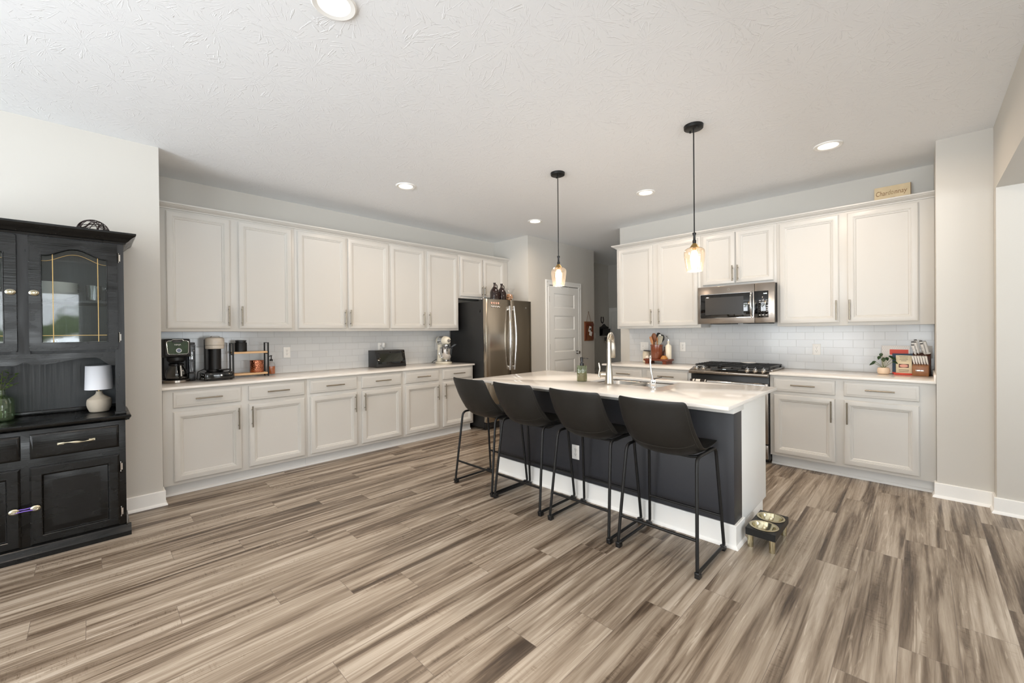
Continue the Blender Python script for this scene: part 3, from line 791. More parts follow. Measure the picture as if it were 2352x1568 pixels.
def pendant(x, y, label):
    t = thing('pendant_light', label, 'pendant light', (x, y, CH), 0, 'pendant lights over the island')
    obj('canopy', MB().lathe([(0, -0.026), (0.055, -0.026), (0.064, -0.022), (0.066, -0.004), (0.066, 0), (0, 0)], 40), BLACKM, t)
    for a in (0.9, 4.04): obj('screw', MB().ball((0.045*math.cos(a), 0.045*math.sin(a), -0.029), 0.006, 10), BLACKM, t)
    zs = -0.775
    obj('rod', MB().cyl((0, 0, -0.026), (0, 0, zs), 0.0042, n=10), BLACKM, t)
    obj('stem', MB().lathe([(0, zs+0.004), (0.012, zs+0.003), (0.013, zs-0.005), (0.008, zs-0.02), (0.009, zs-0.05), (0.0125, zs-0.052), (0.0125, zs-0.075), (0, zs-0.075)], 20), BLACKM, t)
    obj('socket_cap', MB().lathe([(0, zs-0.074), (0.012, zs-0.074), (0.018, zs-0.082), (0.030, zs-0.100), (0.033, zs-0.108), (0, zs-0.108)], 28), BRASS, t)
    z0 = zs-0.104
    prof = [(0.030, z0), (0.050, z0-0.004), (0.066, z0-0.016), (0.0715, z0-0.034), (0.071, z0-0.06), (0.064, z0-0.11), (0.057, z0-0.155), (0.054, z0-0.172)]
    g = MB().lathe(prof+[(r-0.002, z) for r, z in prof[::-1]], 48)
    obj('glass_shade', g, WARMG, t)
    obj('bulb', MB().lathe([(0, z0-0.125), (0.010, z0-0.122), (0.022, z0-0.108), (0.029, z0-0.085), (0.027, z0-0.055), (0.016, z0-0.03), (0.012, z0-0.02), (0.0, z0-0.02)], 28), BULB, t)
    obj('lamp_socket', MB().cyl((0, 0, z0-0.021), (0, 0, z0+0.0), 0.013), BRASS, t)
    l = bpy.data.lights.new('lamp', 'POINT'); l.energy = PENDANT; l.color = (1.0, 0.80, 0.60); l.shadow_soft_size = 0.045
    o = bpy.data.objects.new('lamp', l); COL.objects.link(o); o.parent = t; o.location = (0, 0, z0-0.16)
pendant(3.085, 1.158, 'clear glass pendant light over the near end of the island')
pendant(3.080, 2.393, 'clear glass pendant light over the far end of the island')

# ------------------------------------------------------------------ bar stools
def stool(loc, label):
    t = thing('bar_stool', label, 'bar stool', loc, 0, 'black bar stools at the island')
    # profile of the shell from the top of the back down to the front of the seat (x towards the island, z up), half width, wing height
    prof = [(-0.288, 0.950, 0.196, 0.022), (-0.283, 0.925, 0.210, 0.026), (-0.268, 0.87, 0.214, 0.036), (-0.249, 0.80, 0.217, 0.050), (-0.224, 0.735, 0.219, 0.066),
            (-0.192, 0.678, 0.221, 0.082), (-0.152, 0.632, 0.223, 0.084), (-0.10, 0.606, 0.224, 0.072), (-0.04, 0.600, 0.224, 0.062), (0.03, 0.607, 0.223, 0.052),
            (0.10, 0.624, 0.220, 0.036), (0.16, 0.642, 0.216, 0.020), (0.207, 0.656, 0.208, 0.006), (0.224, 0.650, 0.190, 0.0)]
    n = len(prof); NU = 16
    def cr(i, k): return prof[max(0, min(n-1, i))][k]
    rows = []; ns = []
    for i in range(n):
        d = Vector((cr(i+1, 0)-cr(i-1, 0), 0, cr(i+1, 1)-cr(i-1, 1))).normalized()
        ns.append(Vector((-d.z, 0, d.x)))
    inner = []; outer = []
    th = 0.011
    for i in range(n):
        x, z, hw, wg = prof[i]; N_ = ns[i]; ri = []; ro = []
        for k in range(NU+1):
            u = -1+2*k/NU
            c = abs(u)**2.6
            lean = wg*c
            yy = hw*(math.sin(u*PI/2*0.92)/math.sin(PI/2*0.92))*0.35+hw*u*0.65
            p = Vector((x, yy, z))+N_*lean
            # side direction thickness normal
            sl = wg*2.6*abs(u)**1.6*(1 if u > 0 else -1)/hw
            nn = (N_-Vector((0, 1, 0))*sl).normalized()
            tt = th*(0.55+0.45*(1-c))*(0.6 if i in (0, n-1) else 1)
            ri.append(tuple(p+nn*tt*0.5)); ro.append(tuple(p-nn*tt*0.5))
        inner.append(ri); outer.append(ro)
    rows = [a+b[::-1] for a, b in zip(inner, outer)]
    mb = MB().grid(rows, True); L_ = len(rows[0])
    # close the two ends with strips between inner and outer
    for r0 in (0, (n-1)*L_):
        for k in range(NU):
            a = r0+k; b = r0+k+1; c = r0+L_-1-(k+1); d = r0+L_-1-k
            mb.f.append((a, b, c, d))
    o = obj('seat_shell', mb, LEATHER, t, angle=80)
    md = o.modifiers.new('soft', 'SUBSURF'); md.levels = 2; md.render_levels = 2
    # stitched seam following the rim on the outer face, and one across the back where seat and back meet
    def out_pt(i, u, e=0.0025):
        i0 = int(i); f = i-i0; i1 = min(n-1, i0+1)
        x = cr(i0, 0)*(1-f)+cr(i1, 0)*f; z = cr(i0, 1)*(1-f)+cr(i1, 1)*f; hw = cr(i0, 2)*(1-f)+cr(i1, 2)*f; wg = cr(i0, 3)*(1-f)+cr(i1, 3)*f
        N_ = (ns[i0]*(1-f)+ns[i1]*f).normalized(); c = abs(u)**2.6
        yy = hw*(math.sin(u*PI/2*0.92)/math.sin(PI/2*0.92))*0.35+hw*u*0.65
        sl = wg*2.6*abs(u)**1.6*(1 if u > 0 else -1)/hw
        nn = (N_-Vector((0, 1, 0))*sl).normalized()
        return Vector((x, yy, z))+N_*wg*c-nn*(th*0.5*(0.55+0.45*(1-c))+e-0.002)
    seam = []
    for s in range(61): seam.append(out_pt(0.5+s*0.085, 0.9))
    st = MB()
    def dashes(pts, on=1):
        for a, b in zip(pts, pts[1:]):
            st.tube([a+(b-a)*0.12, a+(b-a)*0.78], 0.0009, 5)
    for sg in (-1, 1): dashes([out_pt(0.4+s*0.12, 0.9*sg) for s in range(48)])
    dashes([out_pt(5.2, -0.86+1.72*s/52) for s in range(53)])
    obj('stitching', st, THREAD, t)
    # frame: square-bottomed sled on each side
    tr = 0.0095
    fx0, fx1, fy = -0.222, 0.205, 0.2385          # floor corners
    for s in (-1, 1):
        def tp(x, y, z): return Vector((x, s*y, z))
        top_b, top_f = (-0.150, 0.213, 0.630), (0.150, 0.213, 0.628)
        bk = smooth_path([tp(-0.06, 0.213, 0.630), tp(*top_b), tp(fx0, fy, 0.025), tp(-0.17, fy, 0.025)], 0.045)
        fr = smooth_path([tp(0.07, 0.213, 0.629), tp(*top_f), tp(fx1, fy, 0.025), tp(0.17, fy, 0.025)], 0.045)
        obj('leg', MB().tube(bk, tr, 12), BLACKM, t)
        obj('leg', MB().tube(fr, tr, 12), BLACKM, t)
        obj('runner', MB().tube([tp(-0.17, fy, 0.025), tp(0.17, fy, 0.025)], tr, 12), BLACKM, t)
        obj('seat_rail', MB().tube([tp(-0.06, 0.213, 0.630), tp(0.07, 0.213, 0.629)], tr, 12), BLACKM, t)
        for x in (fx0+0.012, fx1-0.012):
            obj('foot', MB().box(x-0.019, x+0.019, s*fy-0.014, s*fy+0.014, 0.0, 0.021).box(x-0.024, x-0.006, s*fy-0.0125, s*fy+0.0125, 0.018, 0.036), BLACKP, t, bevel=0.003)
    def at(z, xt, xb):      # leg position at height z
        f = (0.629-z)/(0.629-0.025); return xt+(xb-xt)*f, 0.213+(fy-0.213)*f
    xb, yb = at(0.195, -0.150, fx0); xf, yf = at(0.208, 0.150, fx1)
    obj('footrest', MB().cyl((xb, -yb, 0.195), (xb, yb, 0.195), 0.0085, n=12), BLACKM, t)
    obj('footrest', MB().cyl((xf, -yf, 0.208), (xf, yf, 0.208), 0.0085, n=12), BLACKM, t)
    for x, z in ((0.0, 0.588), (0.115, 0.608)):
        obj('cross_rail', MB().tube(smooth_path([(x, -0.213, 0.629), (x, -0.15, z), (x, 0.15, z), (x, 0.213, 0.629)], 0.05), 0.0085, 12), BLACKM, t)
    return t
s0 = stool((2.508, 1.094, 0), 'black leather bar stool nearest the dog bowls, closest of the four')
for k, (y, lb) in enumerate(((1.636, 'second black leather bar stool from the dog bowls, right of the island outlet'), (2.207, 'third black leather bar stool from the dog bowls, left of the island outlet'), (2.718, 'farthest black leather bar stool, nearest the fridge'))):
    c = copy_tree(s0); c.location = (2.508, y, 0); c['label'] = lb

# ------------------------------------------------------------------ fridge
def fridge():
    t = thing('refrigerator', 'stainless french door refrigerator with black sides beside the pantry wall', 'refrigerator', (0, 0, 0))
    x0, x1 = 3.778, 4.700; yd, yb = 4.165, 4.245
    obj('body', MB().box(x0+0.004, x1-0.004, yb, 4.975, 0.03, 1.775), FRSIDE, t, bevel=0.004)
    obj('hinge_cover', MB().box(x0+0.01, x0+0.11, 4.20, 4.34, 1.775, 1.797), BLACKP, t, bevel=0.004)
    obj('hinge_cover', MB().box(x1-0.11, x1-0.01, 4.20, 4.34, 1.775, 1.797), BLACKP, t, bevel=0.004)
    mid = 4.243
    def slab(a, b, z0, z1, nm):
        # slightly bowed front
        rows = []; n = 12
        mb = MB(); vs = []
        pts = [(a, yb-0.006)]+[(a+(b-a)*i/n, yd+0.012*(((a+(b-a)*i/n)-mid)/0.46)**2+(0.006 if i in (0, n) else 0)) for i in range(n+1)]+[(b, yb-0.006)]
        mb.prism(pts, 'z', z0, z1)
        return obj(nm, mb, STEELD, t, bevel=0.003, angle=30)
    dl = slab(x0, mid-0.003, 0.70, 1.80, 'left_door'); dr = slab(mid+0.003, x1, 0.70, 1.80, 'right_door'); fz = slab(x0, x1, 0.11, 0.69, 'freezer_drawer')
    obj('base_grille', MB().box(x0+0.01, x1-0.01, 4.22, 4.26, 0.015, 0.10), BLACKP, t, bevel=0.003)
    for x in (x0+0.05, x1-0.05): obj('foot', MB().cyl((x, 4.28, 0), (x, 4.28, 0.035), 0.02), BLACKP, t)
    for x in (x0+0.05, x1-0.05): obj('foot', MB().cyl((x, 4.9, 0), (x, 4.9, 0.035), 0.02), BLACKP, t)
    def handle(pa, cx, s):
        z0, z1 = 0.805, 1.715; pts = []
        for i in range(21):
            f = i/20; b = math.sin(PI*f)
            pts.append((cx+s*0.012*b, yd-0.024-0.028*b, z0+(z1-z0)*f))
        mb = MB().tube(pts, 0.0145, 14, flat=(1.0, 0.85))
        obj('handle', mb, CHROME, pa)
        for z in (z0+0.03, z1-0.03): obj('handle_mount', MB().box(cx-0.013, cx+0.013, yd-0.027, yd+0.004, z-0.028, z+0.028), CHROME, pa, bevel=0.004)
    handle(dl, mid-0.045, -1); handle(dr, mid+0.045, 1)
    pts = [(x0+0.09+(x1-x0-0.18)*i/20, yd-0.024-0.02*math.sin(PI*i/20), 0.635) for i in range(21)]
    obj('handle', MB().tube(pts, 0.0145, 14), CHROME, fz)
    for x in (x0+0.12, x1-0.12): obj('handle_mount', MB().box(x-0.028, x+0.028, yd-0.027, yd+0.012, 0.62, 0.65), CHROME, fz, bevel=0.004)
    obj('badge', MB().lathe([(0, 0), (0.013, 0), (0.013, 0.002), (0.010, 0.003), (0, 0.003)], 24), CHROME, dr, loc=(x1-0.13, yd+0.003, 1.70), rot=(PI/2, 0, 0))
    obj('side_magnet', MB().cyl((x0+0.004, 4.32, 1.64), (x0-0.004, 4.32, 1.64), 0.022), BLACKP, t)
fridge()
def magnets():
    MAG = mat('rosy_magnet', (222, 178, 158), 0.5)
    for i in range(4):
        o = obj('fridge_magnet', MB().lathe([(0, 0), (0.015, 0), (0.016, 0.003), (0.010, 0.005), (0.006, 0.003), (0, 0.003)], 18), MAG, None, loc=(3.875+i*0.041, 4.1705-0.004*i*0.4, 1.745), rot=(PI/2, 0, 0))
        tag(o, 'small round pinkish magnet in the row of four on the fridge door', 'magnet', 'pink magnets on the fridge door')
    pts = [(3.862+0.165*i/28, 4.166-0.003*i/28, 1.697+0.006*math.sin(i*0.9)) for i in range(29)]
    tag(obj('magnet_strip', MB().tube(pts, 0.005, 8, flat=(1, 0.35)), PAPER), 'wavy white script magnet under the round magnets on the fridge', 'magnet')
magnets()

# ------------------------------------------------------------------ microwave
def microwave():
    # local frame: x to the right along the wall, y into the wall, origin at left end on the front plane
    t = thing('microwave_oven', 'stainless over-the-range microwave oven with black glass door', 'microwave', (4.955, 1.828, 1.413), -PI/2)
    w, h, d = 0.768, 0.418, 0.405
    obj('body', MB().box(0.004, w-0.004, 0.03, d, 0.008, h), BLACKP, t, bevel=0.003)
    wd = 0.585
    f = MB()
    dr = obj('door', MB().box(0, wd, 0, 0.03, 0.0, h), STEEL, t, bevel=0.004)
    obj('window_surround', MB().panel(0.028, wd-0.012, 0.062, h-0.085, 0, [(0, 0), (0, 0.002), (0.004, 0.0025), (0.006, 0.001)]), CHROME, dr)
    obj('window_glass', MB().box(0.034, wd-0.014, -0.0035, -0.0012, 0.068, h-0.091), BLACKG, dr, bevel=0.001)
    obj('window_screen', MB().box(0.085, wd-0.105, -0.0042, -0.0032, 0.10, h-0.125), mat('window_mesh_grey', (26, 23, 20), 0.3), dr)
    hp = [(wd-0.028, -0.004-0.036*math.sin(PI*i/16)**0.6 if 0 < i < 16 else -0.002, 0.072+(h-0.155-0.0)*i/16) for i in range(17)]
    obj('handle', MB().tube(hp, 0.017, 14, flat=(1, 0.7)), CHROME, dr)
    obj('badge', MB().lathe([(0.010, 0), (0.0125, 0), (0.0125, 0.0015), (0.010, 0.0015), (0.010, 0)], 28).tube([(-0.005, 0, 0.0008), (0.0, 0.004, 0.0008), (0.004, -0.003, 0.0008)], 0.0009, 6), CHROME, dr, loc=(0.33, -0.0, h-0.042), rot=(PI/2, 0, 0))
    p = obj('control_side', MB().box(wd+0.002, w, 0, 0.03, 0.0, h), STEEL, t, bevel=0.004)
    g = obj('control_glass', MB().box(wd-0.005, w-0.055, -0.0045, -0.0005, 0.055, h-0.083), BLACKG, p, bevel=0.001)
    text('display_digits', '0:48', 0.018, DISP, p, (wd+0.1, -0.0052, h-0.118), (PI/2, 0, 0))
    for r, z in enumerate((0.232, 0.214)):
        for c in range(3): obj('button_print', MB().box(wd+0.042+c*0.03, wd+0.060+c*0.03, -0.0052, -0.0045, z, z+0.005), PRINTW, p)
    for r, z in enumerate((0.176, 0.156, 0.137, 0.118)):
        for c in range(4):
            x = wd+0.044+c*0.022
            if c < 3: text('button_print', '*0#'[c] if r == 3 else '123456789'[r*3+c], 0.009, PRINTW, p, (x, -0.0052, z), (PI/2, 0, 0))
            else: obj('button_print', MB().box(x-0.002, x+0.016, -0.0052, -0.0045, z, z+0.005), PRINTW, p)
    for c in range(3): obj('button_print', MB().box(wd+0.044+c*0.03, wd+0.056+c*0.03, -0.0052, -0.0045, 0.078, 0.085), PRINTW, p)
    obj('vent_grille', MB().box(0.12, 0.34, 0.05, 0.30, -0.006, 0.008).box(0.46, 0.7, 0.05, 0.30, -0.006, 0.008), SLOT, t)
microwave()

# ------------------------------------------------------------------ gas range
def gas_range():
    t = thing('gas_range', 'stainless slide-in gas range with black cooktop and front knobs', 'range', (4.700, 1.8305, 0), -PI/2)
    w = 0.7655; e = 0.003
    D = 0.655
    obj('body', MB().box(e, w-e, 0.055, D, 0.03, 0.905), BLACKP, t, bevel=0.002)
    for x in (0.04, w-0.04):
        for y in (0.12, 0.6): obj('foot', MB().cyl((x, y, 0), (x, y, 0.032), 0.018), BLACKP, t)
    # control panel: wedge with a rounded nose (y into the wall, z)
    poly = [(-0.012, 0.868), (-0.018, 0.874), (-0.018, 0.893), (-0.010, 0.899), (0.125, 0.934), (0.14, 0.934), (0.14, 0.90), (0.05, 0.868)]
    cp = obj('control_panel', MB().prism(poly, 'x', 0.0005, w-0.0005), STEEL, t, bevel=0.002)
    sl = math.atan2(0.934-0.899, 0.135)
    def onp(f): return (-0.010+0.135*f, 0.899+0.035*f)
    y, z = onp(0.50)
    dp = obj('display_panel', MB().box(-0.13, 0.13, -0.033, 0.033, 0, 0.003), BLACKG, cp, loc=(0.345, y, z+0.0005), rot=(sl, 0, 0), bevel=0.001)
    text('display_digits', '9:52', 0.02, DISP, dp, (0.0, -0.006, 0.0032), (0, 0, 0))
    for x in (0.055, 0.13, 0.565, 0.638, 0.712):
        y, z = onp(0.56)
        k = MB().lathe([(0.024, 0), (0.025, 0.004), (0.023, 0.008), (0.0, 0.008)], 28)
        kb = obj('knob', k, STEELD, cp, loc=(x, y, z), rot=(sl, 0, 0))
        obj('knob_grip', MB().lathe([(0.017, 0.008), (0.0175, 0.02), (0.016, 0.024), (0, 0.025)], 24).box(-0.0045, 0.0045, -0.02, 0.02, 0.02, 0.034), CHROME, kb, bevel=0)
    # cooktop
    ct = obj('cooktop', MB().box(-0.009, w+0.009, 0.13, D, 0.9155, 0.932), STEEL, t, bevel=0.003)
    obj('cooktop_glass', MB().box(0.012, w-0.012, 0.14, D-0.012, 0.932, 0.9345), BLACKG, ct, bevel=0.001)
    for cx, cy, r in ((0.15, 0.26, 0.045), (0.15, 0.5, 0.035), (w-0.15, 0.26, 0.045), (w-0.15, 0.5, 0.035), (w/2, 0.38, 0.05)):
        obj('burner', MB().lathe([(r, 0.9345), (r, 0.942), (r*0.8, 0.946), (0, 0.946)], 28, (cx, cy, 0)), BLACKM, ct)
    for gx0, gx1 in ((0.015, 0.262), (0.266, 0.500), (0.504, w-0.015)):
        g = MB(); z0, z1 = 0.948, 0.962
        for y in (0.15, D-0.022): g.box(gx0, gx1, y-0.006, y+0.006, z0, z1)
        for x in (gx0+0.006, gx1-0.006): g.box(x-0.006, x+0.006, 0.15, D-0.022, z0, z1)
        n = 5
        for i in range(1, n+1):
            y = 0.15+(D-0.172)*i/(n+1); g.box(gx0+0.006, gx1-0.006, y-0.0045, y+0.0045, z0+0.002, z1+0.004)
        cxm = (gx0+gx1)/2; g.box(cxm-0.0045, cxm+0.0045, 0.15, D-0.022, z0+0.001, z1+0.003)
        for x in (gx0+0.008, gx1-0.008):
            for y in (0.156, D-0.03): g.box(x-0.007, x+0.007, y-0.007, y+0.007, 0.9345, z0+0.002)
        obj('grate', g, BLACKM, ct, bevel=0)
    # oven door
    dr = obj('oven_door', MB().box(0.006, w-0.006, 0.012, 0.055, 0.20, 0.80), STEEL, t, bevel=0.004)
    obj('door_glass', MB().box(0.09, w-0.09, 0.0085, 0.0125, 0.30, 0.70), BLACKG, dr, bevel=0.001)
    hz = 0.787
    obj('handle', MB().cyl((0.02, -0.03, hz), (w-0.02, -0.03, hz), 0.0155, n=18), CHROME, dr)
    for x in (0.04, w-0.04): obj('handle_mount', MB().box(x-0.016, x+0.016, -0.028, 0.014, hz-0.016, hz+0.012), CHROME, dr, bevel=0.003)
    dw = obj('drawer', MB().box(0.006, w-0.006, 0.012, 0.055, 0.05, 0.19), STEEL, t, bevel=0.004)
    obj('drawer_handle', MB().box(0.1, w-0.1, -0.01, 0.013, 0.165, 0.178), CHROME, dw, bevel=0.003)
gas_range()
def spoon_rest():
    t = tag(obj('spoon_rest', MB().lathe([(0, 0.0), (0.055, 0.0), (0.075, 0.009), (0.077, 0.012), (0.072, 0.011), (0.053, 0.003), (0, 0.003)], 32, sx=0.62), WHITEC, loc=(5.14, 1.35, 0.9665)), 'oval white spoon rest lying on the gas range grates', 'spoon rest')
spoon_rest()
def towel():
    # striped towel hung over the left of the oven handle
    T = mat('striped_towel', (232, 228, 220), 0.9)
    nt = T.node_tree; N = nt.nodes.new; L = nt.links.new
    tc = N('ShaderNodeTexCoord'); sp = N('ShaderNodeSeparateXYZ'); L(tc.outputs['Object'], sp.inputs[0])
    rp = N('ShaderNodeValToRGB'); rp.color_ramp.interpolation = 'CONSTANT'
    mr = N('ShaderNodeMapRange'); L(sp.outputs['X'], mr.inputs[0]); mr.inputs[1].default_value = 0.0; mr.inputs[2].default_value = 0.17
    L(mr.outputs[0], rp.inputs[0]); es = rp.color_ramp.elements
    dk, lt = lin((52, 46, 42))+(1,), lin((226, 222, 214))+(1,)
    es[0].position = 0; es[0].color = dk; es[1].position = 0.16; es[1].color = lt
    for p_, c_ in ((0.27, dk), (0.34, lt), (0.62, dk), (0.9, lt), (0.95, dk)): q = es.new(p_); q.color = c_
    L(rp.outputs[0], nt.nodes['Principled BSDF'].inputs['Base Color'])
    hy, hz, r = -0.03, 0.787, 0.019
    sec = [(-0.03-r-0.004, 0.42), (-0.03-r-0.002, 0.6)]+[(hy-r*math.cos(a), hz+r*math.sin(a)) for a in [PI*i/10 for i in range(11)]]+[(hy+r+0.001, 0.7), (hy+r+0.002, 0.55)]
    rows = []
    for y, z in sec: rows.append([(0.17*i/12, y+0.003*math.sin(i*1.3)*(1 if z < 0.75 else 0.2)-0.001, z) for i in range(13)])
    o = obj('dish_towel', MB().grid(rows), T, loc=(4.700, 1.8305-0.028, 0), rot=(0, 0, -PI/2))
    md = o.modifiers.new('thickness', 'SOLIDIFY'); md.thickness = 0.003; md.offset = 1
    tag(o, 'black and white striped dish towel hung over the oven handle', 'towel')
towel()

# ------------------------------------------------------------------ black hutch
def hutch():
    t = thing('china_hutch', 'black painted china hutch with glass doors standing against the left wall', 'hutch', (0, 0, 0))
    xr, xl = 0.161, -0.721; cx = -0.28
    yf, yb = 3.812, 4.243
    ft = 0.022
    zc = 0.812
    # lower carcass
    obj('base_carcass', MB().box(xl, xr, yf, yb, 0.06, 0.775), HUTCH, t, bevel=0.002)
    pl = [(yf+0.004, 0), (yf-0.026, 0), (yf-0.026, 0.028), (yf-0.020, 0.034), (yf-0.014, 0.062), (yf-0.006, 0.072), (yf+0.004, 0.074)]
    pm = MB().prism(pl, 'x', xl-0.022, xr+0.022).prism([(xr-0.004, 0), (xr+0.022, 0), (xr+0.022, 0.028), (xr+0.016, 0.034), (xr+0.010, 0.062), (xr+0.003, 0.072), (xr-0.004, 0.074)], 'y', yf-0.010, yb)
    pm.prism([(xl+0.004, 0), (xl-0.022, 0), (xl-0.022, 0.028), (xl-0.016, 0.034), (xl-0.010, 0.062), (xl-0.003, 0.072), (xl+0.004, 0.074)], 'y', yf-0.010, yb)
    obj('plinth', pm, HUTCH, t)
    # table top with moulded edge
    tp = [(yb, 0.775), (yf-0.008, 0.775), (yf-0.018, 0.783), (yf-0.026, 0.788), (yf-0.032, 0.797), (yf-0.032, 0.806), (yf-0.026, zc), (yb, zc)]
    tm = MB().prism(tp, 'x', xl-0.02, xr+0.02).prism([(xr, 0.775), (xr+0.012, 0.779), (xr+0.022, 0.788), (xr+0.028, 0.797), (xr+0.028, 0.806), (xr+0.022, zc-0.0003), (xr, zc-0.0003)], 'y', yf-0.030, yb)
    tm.prism([(xl, 0.775), (xl-0.012, 0.779), (xl-0.022, 0.788), (xl-0.028, 0.797), (xl-0.028, 0.806), (xl-0.022, zc-0.0003), (xl, zc-0.0003)], 'y', yf-0.030, yb)
    obj('table_top', tm, HUTCH, t)
    DR = [(0, 0), (0, ft-0.006), (0.004, ft-0.001), (0.012, ft)]
    RP = [(0, 0), (0, ft-0.008), (0.009, ft-0.0005), (0.048, ft), (0.052, ft-0.003), (0.056, ft-0.011), (0.0585, ft-0.012), (0.090, ft-0.004), (0.093, ft-0.004)]
    dz = [(-0.265, 0.126), (-0.695, -0.304)]
    for a, b in ((-0.263, 0.128), (-0.690, -0.300)):
        d = obj('drawer', MB().panel(a, b, 0.602, 0.748, yf, [(0, 0), (0, ft-0.010), (0.010, ft-0.001), (0.014, ft)]), HUTCH, t)
        m = (a+b)/2+0.0
        pts = [(m-0.076+0.152*i/16, yf-ft-0.004-0.016*math.sin(PI*i/16), 0.676+0.003*math.sin(2*PI*i/16)) for i in range(17)]
        h = obj('handle', MB().tube(pts, [0.005+0.0025*math.cos(2*PI*i/8) for i in range(17)], 10, flat=(1, 0.7)).box(m-0.083, m-0.055, yf-ft-0.007, yf-ft, 0.670, 0.683).box(m+0.055, m+0.083, yf-ft-0.007, yf-ft, 0.670, 0.683), PEWTER, d, bevel=0)
    def knob(pa, x, z, y):
        obj('knob', MB().lathe([(0, 0.021), (0.006, 0.021), (0.009, 0.018), (0.012, 0.019), (0.016, 0.016), (0.021, 0.013), (0.022, 0.010), (0.016, 0.006), (0.008, 0.004), (0.008, 0)], 28, sy=0.78), PEWTER, pa, loc=(x, y, z), rot=(PI/2, 0, 0))
    def hinge(pa, x, z, y):
        obj('hinge', MB().tube([(x, y-0.004, z-0.026), (x, y-0.004, z+0.026)], 0.0045, 8).box(x-0.002, x+0.010, y-0.003, y, z-0.022, z+0.022).ball((x, y-0.004, z+0.030), 0.005, 8).ball((x, y-0.004, z-0.030), 0.005, 8), CHROME, pa)
    for i, (a, b) in enumerate(((-0.266, 0.128), (-0.690, -0.302))):
        d = obj('lower_door', MB().panel(a, b, 0.083, 0.552, yf, RP), HUTCH, t, angle=25)
        knob(d, a+0.024 if i == 0 else b-0.024, 0.310, yf-ft)
        hx = b+0.006 if i == 0 else a-0.006
        for z in (0.465, 0.165): hinge(d, hx, z, yf)
    # upper part
    z0, z1 = zc, 1.962
    up = MB()
    up.box(xr-0.020, xr, yf+0.022, yb-0.012, z0, z1).box(xl, xl+0.020, yf+0.022, yb-0.012, z0, z1)            # sides
    up.box(xr-0.045, xr+0.002, yf, yf+0.022, z0, z1).box(xl-0.002, xl+0.045, yf, yf+0.022, z0, z1)                # front posts
    up.box(cx-0.026, cx+0.026, yf, yf+0.022, 1.235, z1)                                                      # centre stile
    up.box(xl+0.045, cx-0.026, yf, yf+0.022, 1.925, z1).box(cx+0.026, xr-0.045, yf, yf+0.022, 1.925, z1)
    up.box(xl+0.02, xr-0.02, yf+0.022, yb-0.012, 1.235, 1.252).box(xl+0.02, xr-0.02, yf+0.022, yb-0.012, 1.945, 1.962)
    up.box(xl+0.02, xr-0.02, yf+0.05, yb-0.012, 1.557, 1.572)
    obj('upper_case', up, HUTCHV, t)
    obj('post_foot', MB().box(xr-0.05, xr+0.006, yf-0.004, yf+0.06, z0, z0+0.022), HUTCH, t, bevel=0.003)
    obj('back_panel', MB().box(xl, xr, yb-0.012, yb, z0, z1), HUTCHB, t)
    obj('back_molding', MB().box(xl+0.02, xr-0.02, yb-0.026, yb-0.012, z0, z0+0.03), HUTCH, t, bevel=0.004)
    # wavy apron under the doors
    def zl(x):
        u = abs(x-cx)
        if u < 0.045: return 1.166+0.016*(0.5+0.5*math.cos(PI*u/0.045))
        if u < 0.30: f = (u-0.045)/0.255; return 1.166+0.034*(0.5-0.5*math.cos(PI*min(1, f*1.12)))
        if u < 0.385: f = (u-0.30)/0.085; return 1.200-0.055*(0.5-0.5*math.cos(PI*f))
        return 1.145
    xs = [xl+0.045+(xr-xl-0.09)*i/120 for i in range(121)]
    obj('apron', MB().strip(xs, zl, lambda x: 1.235, yf, yf+0.022), HUTCH, t)
    # glass doors with arched tops
    for i, (a, b) in enumerate(((-0.257, 0.131), (-0.692, -0.304))):
        za, zb = 1.252, 1.944; y0, y1 = yf-ft, yf-0.001; m = (a+b)/2; hw = (b-a)/2-0.05
        def top(x):
            u = min(1, abs(x-m)/hw)
            return 1.838+0.050*(0.5+0.5*math.cos(PI*min(1, u*1.08)))**0.9 if u < 0.93 else 1.838
        dmb = MB().box(a, a+0.05, y0, y1, za, zb).box(b-0.05, b, y0, y1, za, zb).box(a+0.05, b-0.05, y0, y1, za, za+0.05)
        dmb.strip([a+0.05+(b-a-0.1)*k/48 for k in range(49)], top, lambda x: zb, y0, y1)
        d = obj('glass_door', dmb, HUTCH, t)
        rim = [(a+0.05, y0-0.001, za+0.05)]+[(a+0.05+(b-a-0.1)*k/40, y0-0.001, top(a+0.05+(b-a-0.1)*k/40)) for k in range(41)]+[(b-0.05, y0-0.001, za+0.05)]
        obj('door_bead', MB().tube(rim, 0.003, 6, closed=True), HUTCH, d)
        edge = MB(); 
        for x_0, x_1, z_0, z_1 in ((a-0.0, a+0.004, za, zb), (b-0.004, b, za, zb), (a, b, za, za+0.004), (a, b, zb-0.004, zb)): edge.box(x_0, x_1, y0-0.002, y0, z_0, z_1)
        obj('door_edge', edge, HUTCH, d)
        gm = MB().strip([a+0.045+(b-a-0.09)*k/48 for k in range(49)], lambda x: za+0.045, lambda x: top(x)+0.004, y1-0.006, y1-0.003)
        obj('glass_pane', gm, PANE, d)
        br = MB(); yy = y1-0.0075
        xa, xb = a+0.05+0.048, b-0.05-0.042
        for x in (xa, xb): br.box(x-0.0018, x+0.0018, yy-0.002, yy+0.001, za+0.05, top(x)-0.001)
        arcp = [(a+0.05+(b-a-0.1)*k/40, yy, top(a+0.05+(b-a-0.1)*k/40)-0.035) for k in range(41)]
        br.tube(arcp, 0.0015, 6)
        br.box(a+0.05, b-0.05, yy-0.001, yy+0.0005, za+0.092, za+0.095)
        obj('brass_came', br, BRASS, d)
        knob(d, a+0.022 if i == 0 else b-0.022, 1.603, y0)
        for z in (1.86, 1.33): hinge(d, b+0.006 if i == 0 else a-0.006, z, yf)
